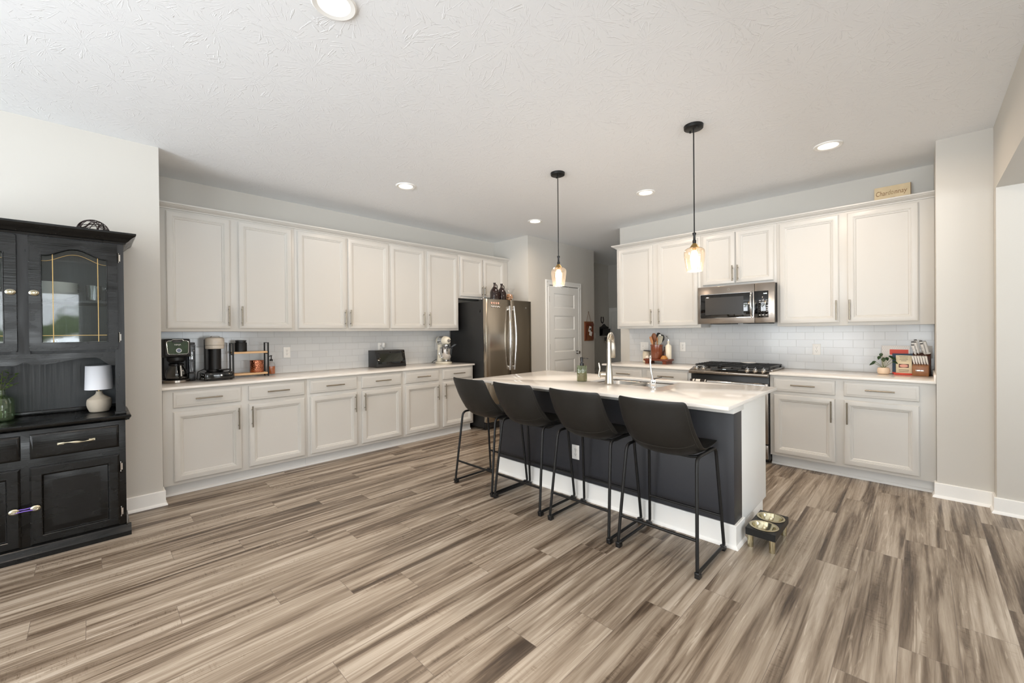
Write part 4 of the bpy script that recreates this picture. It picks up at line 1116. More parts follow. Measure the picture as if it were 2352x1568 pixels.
    # crown
    cr = [(0.0, 1.952), (-0.012, 1.952), (-0.016, 1.964), (-0.026, 1.972), (-0.040, 1.990), (-0.058, 2.004), (-0.064, 2.012), (-0.064, 2.024), (0.0, 2.024)]
    P = [Vector((xr, yb)), Vector((xr, yf)), Vector((xl, yf)), Vector((xl, yb))]; rows = []
    for i, p in enumerate(P):
        d1 = (p-P[i-1]).normalized() if i else (P[1]-p).normalized()
        d2 = (P[i+1]-p).normalized() if i < len(P)-1 else d1
        n1 = Vector((-d1.y, d1.x)); n2 = Vector((-d2.y, d2.x)); n = n1+n2; n = n/max(1e-6, n.dot(n1))
        rows.append([(p.x-n.x*(q if abs(q) > 1e-9 else 0.0)*-1*-1, p.y-n.y*q*-1*-1, z) for q, z in cr])
    # outward is opposite to the computed normal for this winding: fixed by sign below
    def outward(rows_):
        return rows_
    mb = MB().grid(rows, True); L_ = len(cr); mb.f.append(tuple(range(L_))); k = len(mb.v); mb.f.append(tuple(range(k-L_, k)))
    obj('cornice', mb, HUTCH, t, angle=20)
hutch()

# ------------------------------------------------------------------ outlets
def outlet(name, label, loc, rotz, gangs=1, kind='duplex', cat='outlet'):
    t = thing(name, label, cat, loc, rotz, 'white wall plates')
    w = 0.07 if gangs == 1 else 0.116
    obj('cover_plate', MB().box(-w/2, w/2, -0.006, 0, -0.058, 0.058), WHITEP, t, bevel=0.002)
    if kind == 'duplex':
        for z in (0.02, -0.02):
            s = obj('socket', MB().cyl((0, -0.0058, z), (0, -0.0078, z), 0.0165, n=20), WHITEP, t)
            obj('slots', MB().box(-0.0075, -0.005, -0.0082, -0.0076, z-0.001, z+0.008).box(0.005, 0.0075, -0.0082, -0.0076, z, z+0.008).cyl((0, -0.0076, z-0.008), (0, -0.0082, z-0.008), 0.0028, n=10), SLOT, s)
        obj('screw', MB().cyl((0, -0.006, 0), (0, -0.0072, 0), 0.003, n=10), NICKEL, t)
    else:
        for x in (-0.023, 0.023) if gangs == 2 else (0,):
            obj('toggle', MB().box(x-0.005, x+0.005, -0.008, -0.0058, -0.012, 0.012).prism([(-0.006, -0.004), (-0.016, 0.002), (-0.016, 0.008), (-0.006, 0.006)], 'x', x-0.0035, x+0.0035), WHITEP, t)
            for z in (-0.03, 0.03): obj('screw', MB().cyl((x, -0.006, z), (x, -0.0070, z), 0.0025, n=10), NICKEL, t)
    return t
YT = YB-0.0100; XT = XR-0.0100
outlet('wall_outlet', 'white wall outlet on the tile to the right of the amber soap bottle', (1.532, YT, 1.141), 0)
o2 = outlet('wall_outlet', 'white wall outlet on the tile above the black bread box', (2.655, YT, 1.162), 0)
outlet('wall_outlet', 'white wall outlet on the tile half hidden behind the stand mixer', (3.56, YT, 1.155), 0)
outlet('light_switch', 'white double switch plate on the tile left of the utensil crock', (XT, 2.690, 1.129), -PI/2, 2, 'toggle', 'light switch')
outlet('wall_outlet', 'white wall outlet on the tile between the utensil crock and range', (XT, 2.167, 1.132), -PI/2)
outlet('wall_outlet', 'white wall outlet on the tile right of the gas range', (XT, 0.770, 1.129), -PI/2)
outlet('wall_outlet', 'white wall outlet on the tile behind the knife block', (XT, -0.045, 1.120), -PI/2)
outlet('wall_outlet', 'white outlet on the charcoal island face behind the stools', (2.7675, 1.99, 0.361), -PI/2)
outlet('light_switch', 'small switch plate on the dim hall wall beside the key holder', (7.60, 4.9495, 1.25), 0, 1, 'toggle', 'light switch')
def plug():
    t = thing('plug_in_device', 'white plug-in device in the wall outlet above the bread box', 'plug-in device', (2.685, YT-0.009, 1.165))
    obj('body', MB().lathe([(0, -0.028), (0.014, -0.026), (0.022, -0.016), (0.022, 0.028), (0.018, 0.036), (0, 0.037)], 20, sy=0.8), WHITEP, t, loc=(0, -0.022, 0.018))
    obj('bulb_part', MB().ball((0, -0.024, -0.022), 0.013, 14), CLEAR, t)
plug()

# ------------------------------------------------------------------ things on the left counter
CT = 0.9145
def coffee_maker():
    t = thing('coffee_maker', 'black drip coffee maker with glass carafe at the left end of the counter', 'coffee maker', (0.548, 4.84, CT), 0)
    obj('base', MB().lathe([(0, 0), (0.098, 0), (0.102, 0.004), (0.102, 0.022), (0.096, 0.026), (0, 0.026)], 40, (0, -0.035, 0)).box(-0.095, 0.095, 0.0, 0.12, 0, 0.026), STEEL, t)
    obj('warming_plate', MB().lathe([(0, 0.026), (0.083, 0.026), (0.085, 0.030), (0, 0.030)], 32, (0, -0.035, 0)), BLACKP, t)
    obj('tower', MB().box(-0.088, 0.088, 0.045, 0.125, 0.026, 0.365), BLACKP, t, bevel=0.012, seg=3)
    head = [(-0.135, 0.235), (-0.145, 0.255), (-0.118, 0.385), (-0.10, 0.392), (0.12, 0.392), (0.125, 0.38), (0.125, 0.225), (0.0, 0.225)]
    obj('head', MB().prism(head, 'x', -0.092, 0.092), BLACKP, t, bevel=0.008, seg=3)
    obj('filter_housing', MB().lathe([(0, 0.18), (0.05, 0.18), (0.068, 0.20), (0.07, 0.228), (0, 0.228)], 28, (0, -0.04, 0)), BLACKP, t)
    # tilted control panel
    tilt = math.atan2(0.027, 0.13)
    pn = bpy.data.objects.new('control_panel', None)
    pl = [(-0.062, -0.062), (0.062, -0.062), (0.072, -0.052), (0.078, 0.045), (0.068, 0.058), (0.04, 0.060), (0.036, 0.070), (-0.036, 0.070), (-0.04, 0.060), (-0.068, 0.058), (-0.078, 0.045), (-0.072, -0.052)]
    pn = obj('control_panel', MB().prism(pl, 'y', -0.006, 0.004), PANEL_REFL, t, loc=(0, -0.137, 0.318), rot=(-tilt, 0, 0))
    obj('panel_frame', MB().tube(smooth_path([(x, -0.006, z) for x, z in pl]+[(pl[0][0], -0.006, pl[0][1]), (0, -0.006, -0.062)], 0.006, 3), 0.0028, 8, closed=False), CHROME, pn)
    obj('lid_tab', MB().box(-0.037, 0.037, -0.010, 0.004, 0.042, 0.066), BLACKP, pn, bevel=0.002)
    text('brand_lettering', 'NINJA', 0.017, PRINTW, pn, (0, -0.0066, 0.018), (PI/2, 0, 0))
    obj('dial', MB().lathe([(0.017, 0), (0.020, 0.001), (0.020, 0.006), (0.017, 0.006), (0.016, 0.004), (0, 0.004)], 28), CHROME, pn, loc=(0.006, -0.006, -0.030), rot=(PI/2, 0, 0))
    obj('dial_display', MB().cyl((0.006, -0.0095, -0.030), (0.006, -0.0105, -0.030), 0.015), mat('dial_blue', (90, 104, 130), 0.2), pn)
    prof = [(0, 0.031), (0.070, 0.031), (0.078, 0.045), (0.080, 0.075), (0.072, 0.11), (0.056, 0.14), (0.052, 0.152)]
    cf = obj('carafe', MB().lathe(prof, 36, (0, -0.04, 0)), CARAFE, t)
    obj('coffee', MB().lathe([(0, 0.033), (0.068, 0.033), (0.076, 0.046), (0.077, 0.062), (0, 0.062)], 32, (0, -0.04, 0)), mat('dark_coffee', (24, 12, 6), 0.1), cf)
    obj('carafe_collar', MB().lathe([(0.053, 0.15), (0.056, 0.152), (0.056, 0.168), (0.04, 0.174), (0, 0.174)], 32, (0, -0.04, 0)), BLACKP, cf)
    hp = smooth_path([(0.012, -0.092, 0.165), (0.016, -0.142, 0.162), (0.020, -0.150, 0.060), (0.018, -0.128, 0.05)], 0.02)
    obj('carafe_handle', MB().tube(hp, 0.0115, 12, flat=(1, 1.1)), BLACKP, cf)
    obj('handle_inlay', MB().tube([(0.016, -0.149, 0.155), (0.019, -0.160, 0.10), (0.020, -0.159, 0.062)], 0.010, 10, flat=(0.5, 1.0)), WHITEP, cf)
    # water reservoir
    rs = obj('water_tank', MB().box(0.095, 0.140, -0.005, 0.115, 0.075, 0.335), SMOKE, t, bevel=0.008, seg=3)
    obj('tank_lid', MB().box(0.094, 0.143, -0.008, 0.118, 0.337, 0.358), BLACKP, rs, bevel=0.004)
    obj('tank_base', MB().box(0.094, 0.143, -0.006, 0.118, 0.0, 0.073), BLACKP, t, bevel=0.005)
    obj('tank_rib', MB().box(0.139, 0.145, -0.010, -0.002, 0.074, 0.337).box(0.1, 0.139, -0.008, -0.004, 0.19, 0.197), BLACKP, rs)
coffee_maker()
def capsule():
    t = thing('pod_organizer', 'glossy black coffee pod drawer under the capsule coffee machine', 'pod organizer', (0.845, 4.80, CT), math.radians(2))
    obj('case', MB().box(-0.118, 0.118, -0.13, 0.13, 0.006, 0.076), BLACKG, t, bevel=0.012, seg=3)
    dr = obj('drawer_front', MB().box(-0.105, 0.105, -0.143, -0.130, 0.010, 0.070), BLACKG, t, bevel=0.005)
    obj('knob', MB().lathe([(0, 0), (0.004, 0), (0.004, 0.006), (0.009, 0.009), (0.009, 0.013), (0, 0.015)], 18), CHROME, dr, loc=(0.012, -0.143, 0.05), rot=(PI/2, 0, 0))
    for x in (-0.1, 0.1):
        for y in (-0.11, 0.11): obj('foot', MB().cyl((x, y, 0), (x, y, 0.007), 0.01), BLACKP, t)
    for x in (-0.1185, 0.1185):
        for z in (0.025, 0.055):
            for y in (-0.10, -0.04): obj('rivet', MB().ball((x, y, z), 0.004, 8), CHROME, t)
    t = thing('capsule_machine', 'beige-topped capsule coffee machine standing on the black pod drawer', 'coffee machine', (0.838, 4.80, CT+0.0765), 0)
    obj('base', MB().lathe([(0, 0), (0.068, 0), (0.07, 0.006), (0.064, 0.018), (0.050, 0.022), (0, 0.022)], 36), BLACKP, t)
    obj('column', MB().lathe([(0.050, 0.02), (0.050, 0.222), (0, 0.222)], 36).box(-0.045, 0.045, 0.0, 0.085, 0.02, 0.222), BLACKM, t)
    obj('column_back', MB().box(-0.072, -0.02, 0.02, 0.10, 0.01, 0.31), FRSIDE, t, bevel=0.01)
    obj('lower_band', MB().lathe([(0, 0.218), (0.070, 0.218), (0.075, 0.224), (0.076, 0.252), (0, 0.252)], 40), BEIGE, t)
    hd = obj('head', MB().lathe([(0, 0.2545), (0.076, 0.2545), (0.077, 0.30), (0.074, 0.318), (0.06, 0.327), (0, 0.330)], 40), BEIGE, t)
    text('brand_lettering', 'VERTUO', 0.013, PRINTW, hd, (0.012, -0.0775, 0.278), (PI/2, 0, 0.15))
    obj('lid_lever', MB().tube([(-0.035, -0.02, 0.327), (-0.03, -0.03, 0.337), (0.02, -0.03, 0.338), (0.04, 0.0, 0.332)], 0.004, 8), CHROME, t)
    obj('cup_support', MB().lathe([(0.0, 0.0), (0.040, 0.0), (0.040, 0.006), (0, 0.008)], 28, (0.035, -0.07, 0.02)), BLACKG, t)
    obj('button', MB().cyl((0.015, -0.047, 0.14), (0.015, -0.0505, 0.14), 0.003), SLOT, t)
    pts = [(0.085+0.052*math.cos(a), 0.03+0.052*math.sin(a), 0.012) for a in [2*PI*i/24 for i in range(24)]]
    obj('power_cord', MB().tube(pts, 0.0035, 8, closed=True).tube([(-0.07, 0.05, 0.03), (-0.12, 0.09, 0.0), (-0.125, 0.11, -0.07), (-0.118, 0.13, -0.0735)], 0.0035, 8), BLACKP, t)
capsule()
def shelf_rack():
    t = thing('counter_shelf', 'two-tier wood and black metal counter shelf beside the capsule machine', 'shelf', (1.140, 4.86, CT), math.radians(1))
    for x in (-0.155, 0.155):
        f = MB(); y0, y1 = -0.06, 0.06; r = 0.0065
        f.box(x-r, x+r, y0-r, y0+r, 0, 0.345).box(x-r, x+r, y1-r, y1+r, 0, 0.345).box(x-r, x+r, y0, y1, 0.338, 0.345).box(x-r, x+r, y0, y1, 0.225, 0.236).box(x-r, x+r, y0, y1, 0.010, 0.020)
        obj('side_frame', f, BLACKM, t)
    obj('upper_board', MB().box(-0.148, 0.148, -0.066, 0.066, 0.237, 0.256), WOODL, t, bevel=0.002)
    obj('lower_board', MB().box(-0.148, 0.148, -0.066, 0.066, 0.021, 0.040), WOODL, t, bevel=0.002)
shelf_rack()
def canister():
    t = thing('black_canister', 'matte black canister on the upper board of the counter shelf', 'canister', (1.066, 4.86, CT+0.257))
    obj('body', MB().lathe([(0, 0), (0.050, 0), (0.053, 0.004), (0.053, 0.085), (0.049, 0.092), (0, 0.092)], 36), BLACKM, t)
    obj('lid', MB().lathe([(0.044, 0.092), (0.044, 0.100), (0.048, 0.102), (0.048, 0.112), (0.030, 0.115), (0, 0.115)], 36), BLACKP, t)
    t = thing('copper_mug', 'hammered copper mug on the lower board of the counter shelf', 'mug', (1.205, 4.855, CT+0.041))
    obj('cup', MB().lathe([(0, 0), (0.060, 0), (0.062, 0.004), (0.062, 0.105), (0.065, 0.120), (0.063, 0.120), (0.058, 0.105), (0.057, 0.006), (0, 0.006)], 40), COPPER, t)
    t = thing('soap_bottle', 'clear pump bottle of amber liquid at the right of the counter shelf', 'bottle', (1.352, 4.905, CT))
    b = obj('bottle', MB().lathe([(0, 0.002), (0.036, 0.002), (0.038, 0.006), (0.038, 0.105), (0.032, 0.125), (0.016, 0.138), (0.013, 0.15)], 32), CLEAR, t)
    obj('liquid', MB().lathe([(0, 0.010), (0.035, 0.010), (0.0355, 0.088), (0, 0.088)], 32), AMBER, b)
    obj('pump', MB().lathe([(0, 0.145), (0.015, 0.145), (0.016, 0.160), (0.008, 0.165), (0.005, 0.168), (0.005, 0.195), (0.008, 0.196), (0.010, 0.205), (0, 0.206)], 20).tube([(0, 0, 0.199), (-0.014, -0.010, 0.200), (-0.022, -0.016, 0.192)], 0.004, 8), BLACKP, t)
canister()
def bread_box():
    t = thing('bread_box', 'black bread box with smoked window on the long counter', 'bread box', (2.693, 4.905, CT))
    poly = [(-0.135, 0), (-0.135, 0.035), (-0.098, 0.205), (-0.090, 0.212), (0.085, 0.212), (0.085, 0)]
    bd = obj('body', MB().prism(poly, 'x', -0.205, 0.205), BLACKP, t, bevel=0.002)
    tl = math.atan2(0.037, 0.17)
    d = obj('door', MB().box(-0.198, 0.198, -0.008, 0.0, 0.004, 0.168), BLACKG, t, loc=(0, -0.1345, 0.036), rot=(-tl, 0, 0), bevel=0.003)
    obj('window', MB().box(-0.155, 0.155, -0.0095, -0.0078, 0.03, 0.135), mat('smoked_window', (26, 27, 16), 0.05, coat=0.5), d)
    obj('knob', MB().ball((0, -0.014, 0.155), 0.007, 12), BLACKP, d)
bread_box()
def mixer():
    # faces the room (towards -y)
    t = thing('stand_mixer', 'cream stand mixer with steel bowl at the end of the long counter', 'stand mixer', (3.51, 4.77, CT), math.radians(-8))
    obj('base', MB().lathe([(0, 0), (0.105, 0), (0.11, 0.006), (0.108, 0.018), (0.09, 0.026), (0, 0.028)], 36, (0, 0.02, 0), sx=0.98, sy=1.35), CREAM, t)
    rows = []
    for z, y0, y1, hw in ((0.02, 0.03, 0.145, 0.062), (0.08, 0.055, 0.145, 0.05), (0.16, 0.065, 0.145, 0.045), (0.235, 0.045, 0.150, 0.048), (0.265, 0.03, 0.150, 0.05)):
        rows.append([((hw*math.cos(a)), (y0+y1)/2+(y1-y0)/2*math.sin(a), z) for a in [2*PI*i/24 for i in range(24)]])
    cm = MB().grid(rows, True); obj('column', cm, CREAM, t)
    # motor head, axis along y
    pr = [(0, -0.150), (0.022, -0.149), (0.038, -0.142), (0.050, -0.128), (0.058, -0.105), (0.063, -0.06), (0.066, 0.0), (0.066, 0.06), (0.06, 0.11), (0.045, 0.145), (0.02, 0.158), (0, 0.16)]
    hd = obj('motor_head', MB().lathe(pr, 32, sx=1.0, sy=1.0), CREAM, t, loc=(0, 0.02, 0.318), rot=(-PI/2, 0, 0))
    obj('attachment_hub', MB().lathe([(0, -0.168), (0.016, -0.168), (0.020, -0.162), (0.021, -0.148), (0.024, -0.140), (0, -0.138)], 24), CHROME, hd)
    obj('hub_knob', MB().cyl((0.036, 0, -0.120), (0.036, 0, -0.148), 0.010), BLACKP, hd)
    obj('trim_band', MB().lathe([(0.0635, -0.055), (0.0645, -0.055), (0.0675, 0.06), (0.0665, 0.06)], 32), CHROME, hd)
    bl = obj('bowl', MB().lathe([(0, 0.046), (0.030, 0.046), (0.050, 0.058), (0.075, 0.095), (0.086, 0.14), (0.089, 0.205), (0.092, 0.208), (0.089, 0.208), (0.086, 0.20), (0.083, 0.14), (0.072, 0.10), (0.045, 0.062), (0, 0.055)], 40, (0, -0.065, 0)), CHROME, t)
    obj('bowl_foot', MB().lathe([(0, 0.026), (0.038, 0.026), (0.040, 0.030), (0.026, 0.038), (0.026, 0.048), (0, 0.048)], 28, (0, -0.065, 0)), CHROME, t)
    obj('bowl_handle', MB().tube([(-0.084, -0.07, 0.19), (-0.115, -0.075, 0.185), (-0.122, -0.076, 0.13), (-0.110, -0.075, 0.085), (-0.066, -0.07, 0.085)], 0.006, 8), CHROME, bl)
    obj('beater_shaft', MB().cyl((0, -0.065, 0.262), (0, -0.065, 0.10), 0.009).lathe([(0, 0.225), (0.032, 0.225), (0.036, 0.240), (0.036, 0.258), (0, 0.26)], 28, (0, -0.065, 0)), CHROME, t)
    obj('speed_lever', MB().cyl((-0.062, 0.03, 0.30), (-0.088, 0.03, 0.30), 0.006), BLACKP, t)
    obj('pour_shield', MB().lathe([(0.060, 0.212), (0.094, 0.214), (0.095, 0.220), (0.060, 0.232)], 36, (0.0, -0.065, 0)).add([(0.08, -0.09, 0.222), (0.165, -0.08, 0.262), (0.150, -0.03, 0.262), (0.085, -0.03, 0.222), (0.08, -0.09, 0.225), (0.165, -0.08, 0.265), (0.150, -0.03, 0.265), (0.085, -0.03, 0.225)], [(0, 1, 2, 3), (7, 6, 5, 4), (0, 4, 5, 1), (1, 5, 6, 2), (2, 6, 7, 3), (3, 7, 4, 0)]), SMOKE, t)
    obj('power_cord', MB().tube([(-0.04, 0.15, 0.05), (-0.11, 0.16, 0.01), (-0.12, 0.06, 0.0045), (-0.09, 0.12, 0.0045)], 0.0035, 8), BLACKP, t)
mixer()

# ------------------------------------------------------------------ on the island
def faucet():
    t = thing('kitchen_faucet', 'tall brushed nickel pull-down faucet at the island sink', 'faucet', (2.945, 1.785, 0.9145), math.radians(20))
    prof = [(0, 0), (0.033, 0), (0.034, 0.006), (0.033, 0.012), (0.031, 0.03), (0.030, 0.07), (0.026, 0.115), (0.0195, 0.155), (0.0175, 0.19), (0.0175, 0.285), (0, 0.285)]
    obj('body', MB().lathe(prof, 32), NICKEL, t)
    pts = [(0, 0, 0.283), (0, 0, 0.33)]+[(0.085-0.085*math.cos(a), 0, 0.33+0.072*math.sin(a)) for a in [PI*i/18 for i in range(1, 17)]]+[(0.170, 0, 0.325)]
    obj('spout', MB().tube(pts, 0.0155, 20), NICKEL, t)
    obj('spray_head', MB().lathe([(0, 0), (0.016, 0), (0.021, 0.012), (0.021, 0.09), (0.017, 0.125), (0.0158, 0.13), (0, 0.13)], 24), NICKEL, t, loc=(0.178, 0, 0.20), rot=(0, math.radians(-4), 0))
    obj('handle_hub', MB().lathe([(0, 0), (0.021, 0), (0.022, 0.02), (0.022, 0.045), (0.018, 0.055), (0.014, 0.06), (0, 0.061)], 24), NICKEL, t, loc=(0, 0.015, 0.075), rot=(-PI/2, 0, 0))
    hp = [(0, 0.073, 0.052), (0.0, 0.078, 0.075), (0.0, 0.076, 0.105), (0.0, 0.083, 0.14), (0.0, 0.090, 0.168)]
    hp = [(-0.006, 0.070, 0.046), (-0.004, 0.082, 0.062), (0, 0.079, 0.095), (0, 0.074, 0.12), (0, 0.078, 0.145), (0, 0.082, 0.168)]
    obj('handle', MB().tube(hp, [0.006, 0.008, 0.0075, 0.007, 0.008, 0.006], 12), NICKEL, t)
    t = thing('filter_tap', 'slim chrome filtered water tap in front of the right sink bowl', 'tap', (2.962, 1.420, 0.9145), math.radians(22))
    obj('flange', MB().lathe([(0, 0), (0.030, 0), (0.030, 0.003), (0.018, 0.005), (0, 0.005)], 28), CHROME, t)
    obj('body', MB().box(-0.014, 0.014, -0.018, 0.018, 0.004, 0.062), CHROME, t, bevel=0.005, seg=3)
    obj('spout', MB().tube([(0, 0.008, 0.06), (0, 0.010, 0.09), (0, 0.016, 0.13), (0.0, 0.020, 0.19)]+[(0.028-0.028*math.cos(a), 0.020, 0.21+0.026*math.sin(a)) for a in [PI*i/12 for i in range(0, 12)]]+[(0.058, 0.02, 0.195)], 0.0062, 12), CHROME, t)
    obj('lever', MB().tube([(0.0, -0.005, 0.066), (0.0, -0.03, 0.071), (0.0, -0.062, 0.080)], [0.007, 0.005, 0.005], 10, flat=(0.6, 1)), BLACKP, t)
faucet()
def dispenser():
    t = thing('soap_dispenser', 'ribbed green glass soap dispenser with black pump on the island', 'soap dispenser', (2.955, 2.055, 0.9145))
    g = obj('bottle', MB().lathe([(0, 0.0), (0.038, 0.0), (0.041, 0.004), (0.041, 0.128), (0.037, 0.134), (0.018, 0.136)], 96, rib=0.035, ribn=24), PUMPG, t)
    obj('liquid', MB().lathe([(0, 0.006), (0.035, 0.006), (0.035, 0.072), (0, 0.072)], 32), PUMPL, g)
    obj('pump', MB().lathe([(0, 0.134), (0.017, 0.134), (0.017, 0.156), (0.011, 0.160), (0.010, 0.175), (0.0115, 0.176), (0.0115, 0.202), (0.009, 0.206), (0, 0.206)], 24), BLACKP, t)
    obj('nozzle', MB().tube([(0, 0, 0.196), (0.012, -0.030, 0.197), (0.02, -0.052, 0.194)], 0.0042, 8), BLACKP, t)
dispenser()

# ------------------------------------------------------------------ dog bowls
def dog_bowls():
    t = thing('dog_bowl_stand', 'low black dog bowl stand with gold legs beside the island end', 'bowl stand', (3.015, 0.690, 0), 0)
    x0, x1, y0, y1, zt = -0.172, 0.172, -0.078, 0.082, 0.118
    mb = MB()
    # board with two round holes
    n = 32
    vs, fs = [], []
    def plate(cx, xa, xb):
        base = len(mb.v); ring = [(cx+0.064*math.cos(2*PI*i/n), 0.002+0.064*math.sin(2*PI*i/n)) for i in range(n)]
        out = []
        for i in range(n):
            a = 2*PI*i/n; c, s = math.cos(a), math.sin(a); k = min(((xb-cx) if c > 0 else (cx-xa))/max(1e-6, abs(c)), ((y1-0.002) if s > 0 else (0.002-y0))/max(1e-6, abs(s)))
            out.append((cx+k*c, 0.002+k*s))
        for cxy in ((xa, y0), (xb, y0), (xb, y1), (xa, y1)):
            q = min(range(n), key=lambda i: (out[i][0]-cxy[0])**2+(out[i][1]-cxy[1])**2); out[q] = cxy
        v = [(p[0], p[1], z) for z in (zt-0.042, zt) for p in ring]+[(p[0], p[1], z) for z in (zt-0.042, zt) for p in out]
        f = []
        for i in range(n):
            j = (i+1) % n; f += [(i, j, 2*n+j, 2*n+i), (n+j, n+i, 3*n+i, 3*n+j), (j, i, n+i, n+j), (2*n+i, 2*n+j, 3*n+j, 3*n+i)]
        mb.add(v, f)
    plate(-0.083, x0, 0.0); plate(0.083, 0.0, x1)
    obj('board', mb, BLACKM, t)
    for x in (x0+0.022, x1-0.022):
        for y in (y0+0.022, y1-0.022): obj('leg', MB().cyl((x, y, 0), (x, y, zt-0.042), 0.0160, 0.0165), GOLD, t)
    for cx, lb in ((-0.083, 'gold metal dog bowl in the black stand, the one nearer the stools'), (0.083, 'gold metal dog bowl in the black stand, the one farther from the stools')):
        b = MB().lathe([(0.078, 0.0005), (0.079, 0.003), (0.071, 0.005), (0.064, 0.003), (0.058, -0.008), (0.050, -0.030), (0.040, -0.038), (0, -0.040), (0, -0.042), (0.041, -0.040), (0.052, -0.032), (0.060, -0.008), (0.063, 0.0005)], 40)
        tag(obj('dog_bowl', b, GOLD, loc=(3.015+cx, 0.692, zt+0.0003)), lb, 'dog bowl', 'gold dog bowls')
dog_bowls()

# ------------------------------------------------------------------ right counter, left of the range
def crock_set():
    t = thing('footed_tray', 'reddish wooden footed tray under the utensil crock', 'tray', (5.19, 2.415, CT), math.radians(-3))
    obj('board', MB().box(-0.085, 0.085, -0.165, 0.165, 0.040, 0.062), WOODR, t, bevel=0.003)
    for y in (-0.12, 0.12): obj('foot', MB().prism([(y-0.028, 0.0), (y+0.028, 0.0), (y+0.020, 0.018), (y+0.032, 0.0405), (y-0.032, 0.0405), (y-0.020, 0.018)], 'x', -0.08, 0.08), WOODR, t)
    zt = CT+0.0625
    cx, cy = 5.185, 2.435
    tag(obj('utensil_crock', MB().lathe([(0, 0), (0.070, 0), (0.074, 0.006), (0.074, 0.165), (0.079, 0.168), (0.079, 0.184), (0.070, 0.184), (0.068, 0.17), (0.067, 0.012), (0, 0.012)], 40), CROCK, loc=(cx, cy, zt)), 'brown glazed crock holding cooking utensils on the wooden tray', 'crock')
    def util(name, label, dx, dy, tx, ty, L_, head, m_h, m_s, r=0.006):
        t = thing(name, label, 'utensil', (cx+dx, cy+dy, zt+0.02), 0, 'utensils in the crock')
        d = Vector((tx, ty, 1)).normalized(); q = d.to_track_quat('Z', 'Y').to_euler()
        t.rotation_euler = q
        obj('shaft', MB().tube([(0, 0, 0), (0, 0, L_)], r, 10), m_s, t)
        k, w, h, a = head
        if k == 'spoon': hm = MB().lathe([(0, 0), (w*0.5, h*0.08), (w, h*0.45), (w*0.9, h*0.75), (w*0.45, h*0.97), (0, h)], 24, (0, 0, L_-0.01), sx=0.28)
        else:
            pl = [(-w*0.35, 0), (w*0.35, 0), (w, h*0.35), (w*1.0, h*0.9), (w*0.85, h), (-w*0.85, h), (-w, h*0.9), (-w, h*0.35)]
            hm = MB().prism(pl, 'x', -0.003, 0.003)
            hm.v = [(p[0], p[1], p[2]+L_-0.01) for p in hm.v]
        obj('head', hm, m_h, t, rot=(0, 0, a), bevel=0)
    util('wooden_spoon', 'pale flat wooden paddle leaning left out of the crock', -0.02, -0.012, -0.05, 0.30, 0.17, ('flat', 0.016, 0.12, 0), WOODS, WOODS, 0.009)
    util('wooden_spoon', 'broad brown wooden spoon standing in the middle of the crock', 0.01, 0.012, 0.0, 0.10, 0.20, ('spoon', 0.036, 0.125, 0.1), WOODK, WOODS)
    util('cooking_spoon', 'large black cooking spoon behind the wooden spoon in the crock', 0.03, 0.0, 0.05, -0.02, 0.20, ('spoon', 0.040, 0.13, -0.2), BLACKP, BLACKP)
    util('wooden_spoon', 'slim wooden spoon handle upright at the centre of the crock', -0.02, -0.012, -0.02, -0.03, 0.20, ('spoon', 0.015, 0.07, 0), WOODS, WOODS, 0.007)
    util('spatula', 'grey spatula with a wide flat blade leaning right in the crock', -0.01, 0.008, -0.02, -0.26, 0.175, ('flat', 0.035, 0.125, 0.0), mat('grey_silicone', (170, 166, 150), 0.5), NICKEL)
    util('spatula', 'black spatula behind the grey spatula in the crock', 0.02, 0.0, 0.08, -0.20, 0.20, ('spoon', 0.036, 0.11, 0.3), BLACKP, BLACKP)
    util('cooking_spoon', 'small black spoon low at the left of the crock', 0.02, -0.008, 0.0, 0.34, 0.16, ('spoon', 0.016, 0.08, 0), BLACKP, BLACKP)
    util('slotted_spoon', 'light grey slotted spoon between the wooden spoon and grey spatula', 0.0, -0.015, 0.0, -0.10, 0.19, ('spoon', 0.028, 0.12, 0.2), STEELL, STEELL)
    # dispenser bottle
    t = thing('oil_bottle', 'white ceramic oil bottle with pour spout on the wooden tray', 'bottle', (5.215, 2.292, zt))
    obj('body', MB().lathe([(0, 0), (0.036, 0), (0.038, 0.004), (0.038, 0.165), (0.030, 0.178), (0.015, 0.19), (0.013, 0.205), (0.016, 0.215), (0.016, 0.232), (0, 0.233)], 32), CREAM, t)
    obj('pour_spout', MB().cyl((0, 0, 0.232), (0, 0, 0.252), 0.008).tube([(0, 0, 0.25), (-0.004, 0.006, 0.275), (-0.012, 0.014, 0.29)], 0.0035, 8), CHROME, t)
    obj('stopper', MB().ball((-0.013, 0.015, 0.292), 0.006, 10), BLACKP, t)
    t = thing('ceramic_jar', 'cream jar with dark lid edge standing left of the wooden tray', 'jar', (5.312, 2.640, CT))
    obj('body', MB().lathe([(0, 0), (0.040, 0), (0.047, 0.006), (0.048, 0.12), (0.043, 0.132), (0.046, 0.136), (0.046, 0.150), (0, 0.150)], 32), mat('worn_cream', (214, 206, 186), 0.5, vary=((20, 20, 20), 0.12)), t)
    obj('lid', MB().lathe([(0, 0.0), (0.050, 0.0), (0.052, 0.003), (0.050, 0.006), (0, 0.006)], 32), BLACKM, t, loc=(0.0, -0.012, 0.155), rot=(math.radians(6), 0, 0))
    t = thing('garlic_bulb', 'white garlic bulb at the left end of the wooden tray', 'garlic', (5.145, 2.545, zt))
    obj('bulb', MB().lathe([(0, 0.0), (0.016, 0.002), (0.026, 0.012), (0.024, 0.022), (0.012, 0.030), (0.006, 0.037), (0.005, 0.043), (0, 0.044)], 40, rib=0.06, ribn=8), mat('garlic_skin', (236, 224, 210), 0.6), t)
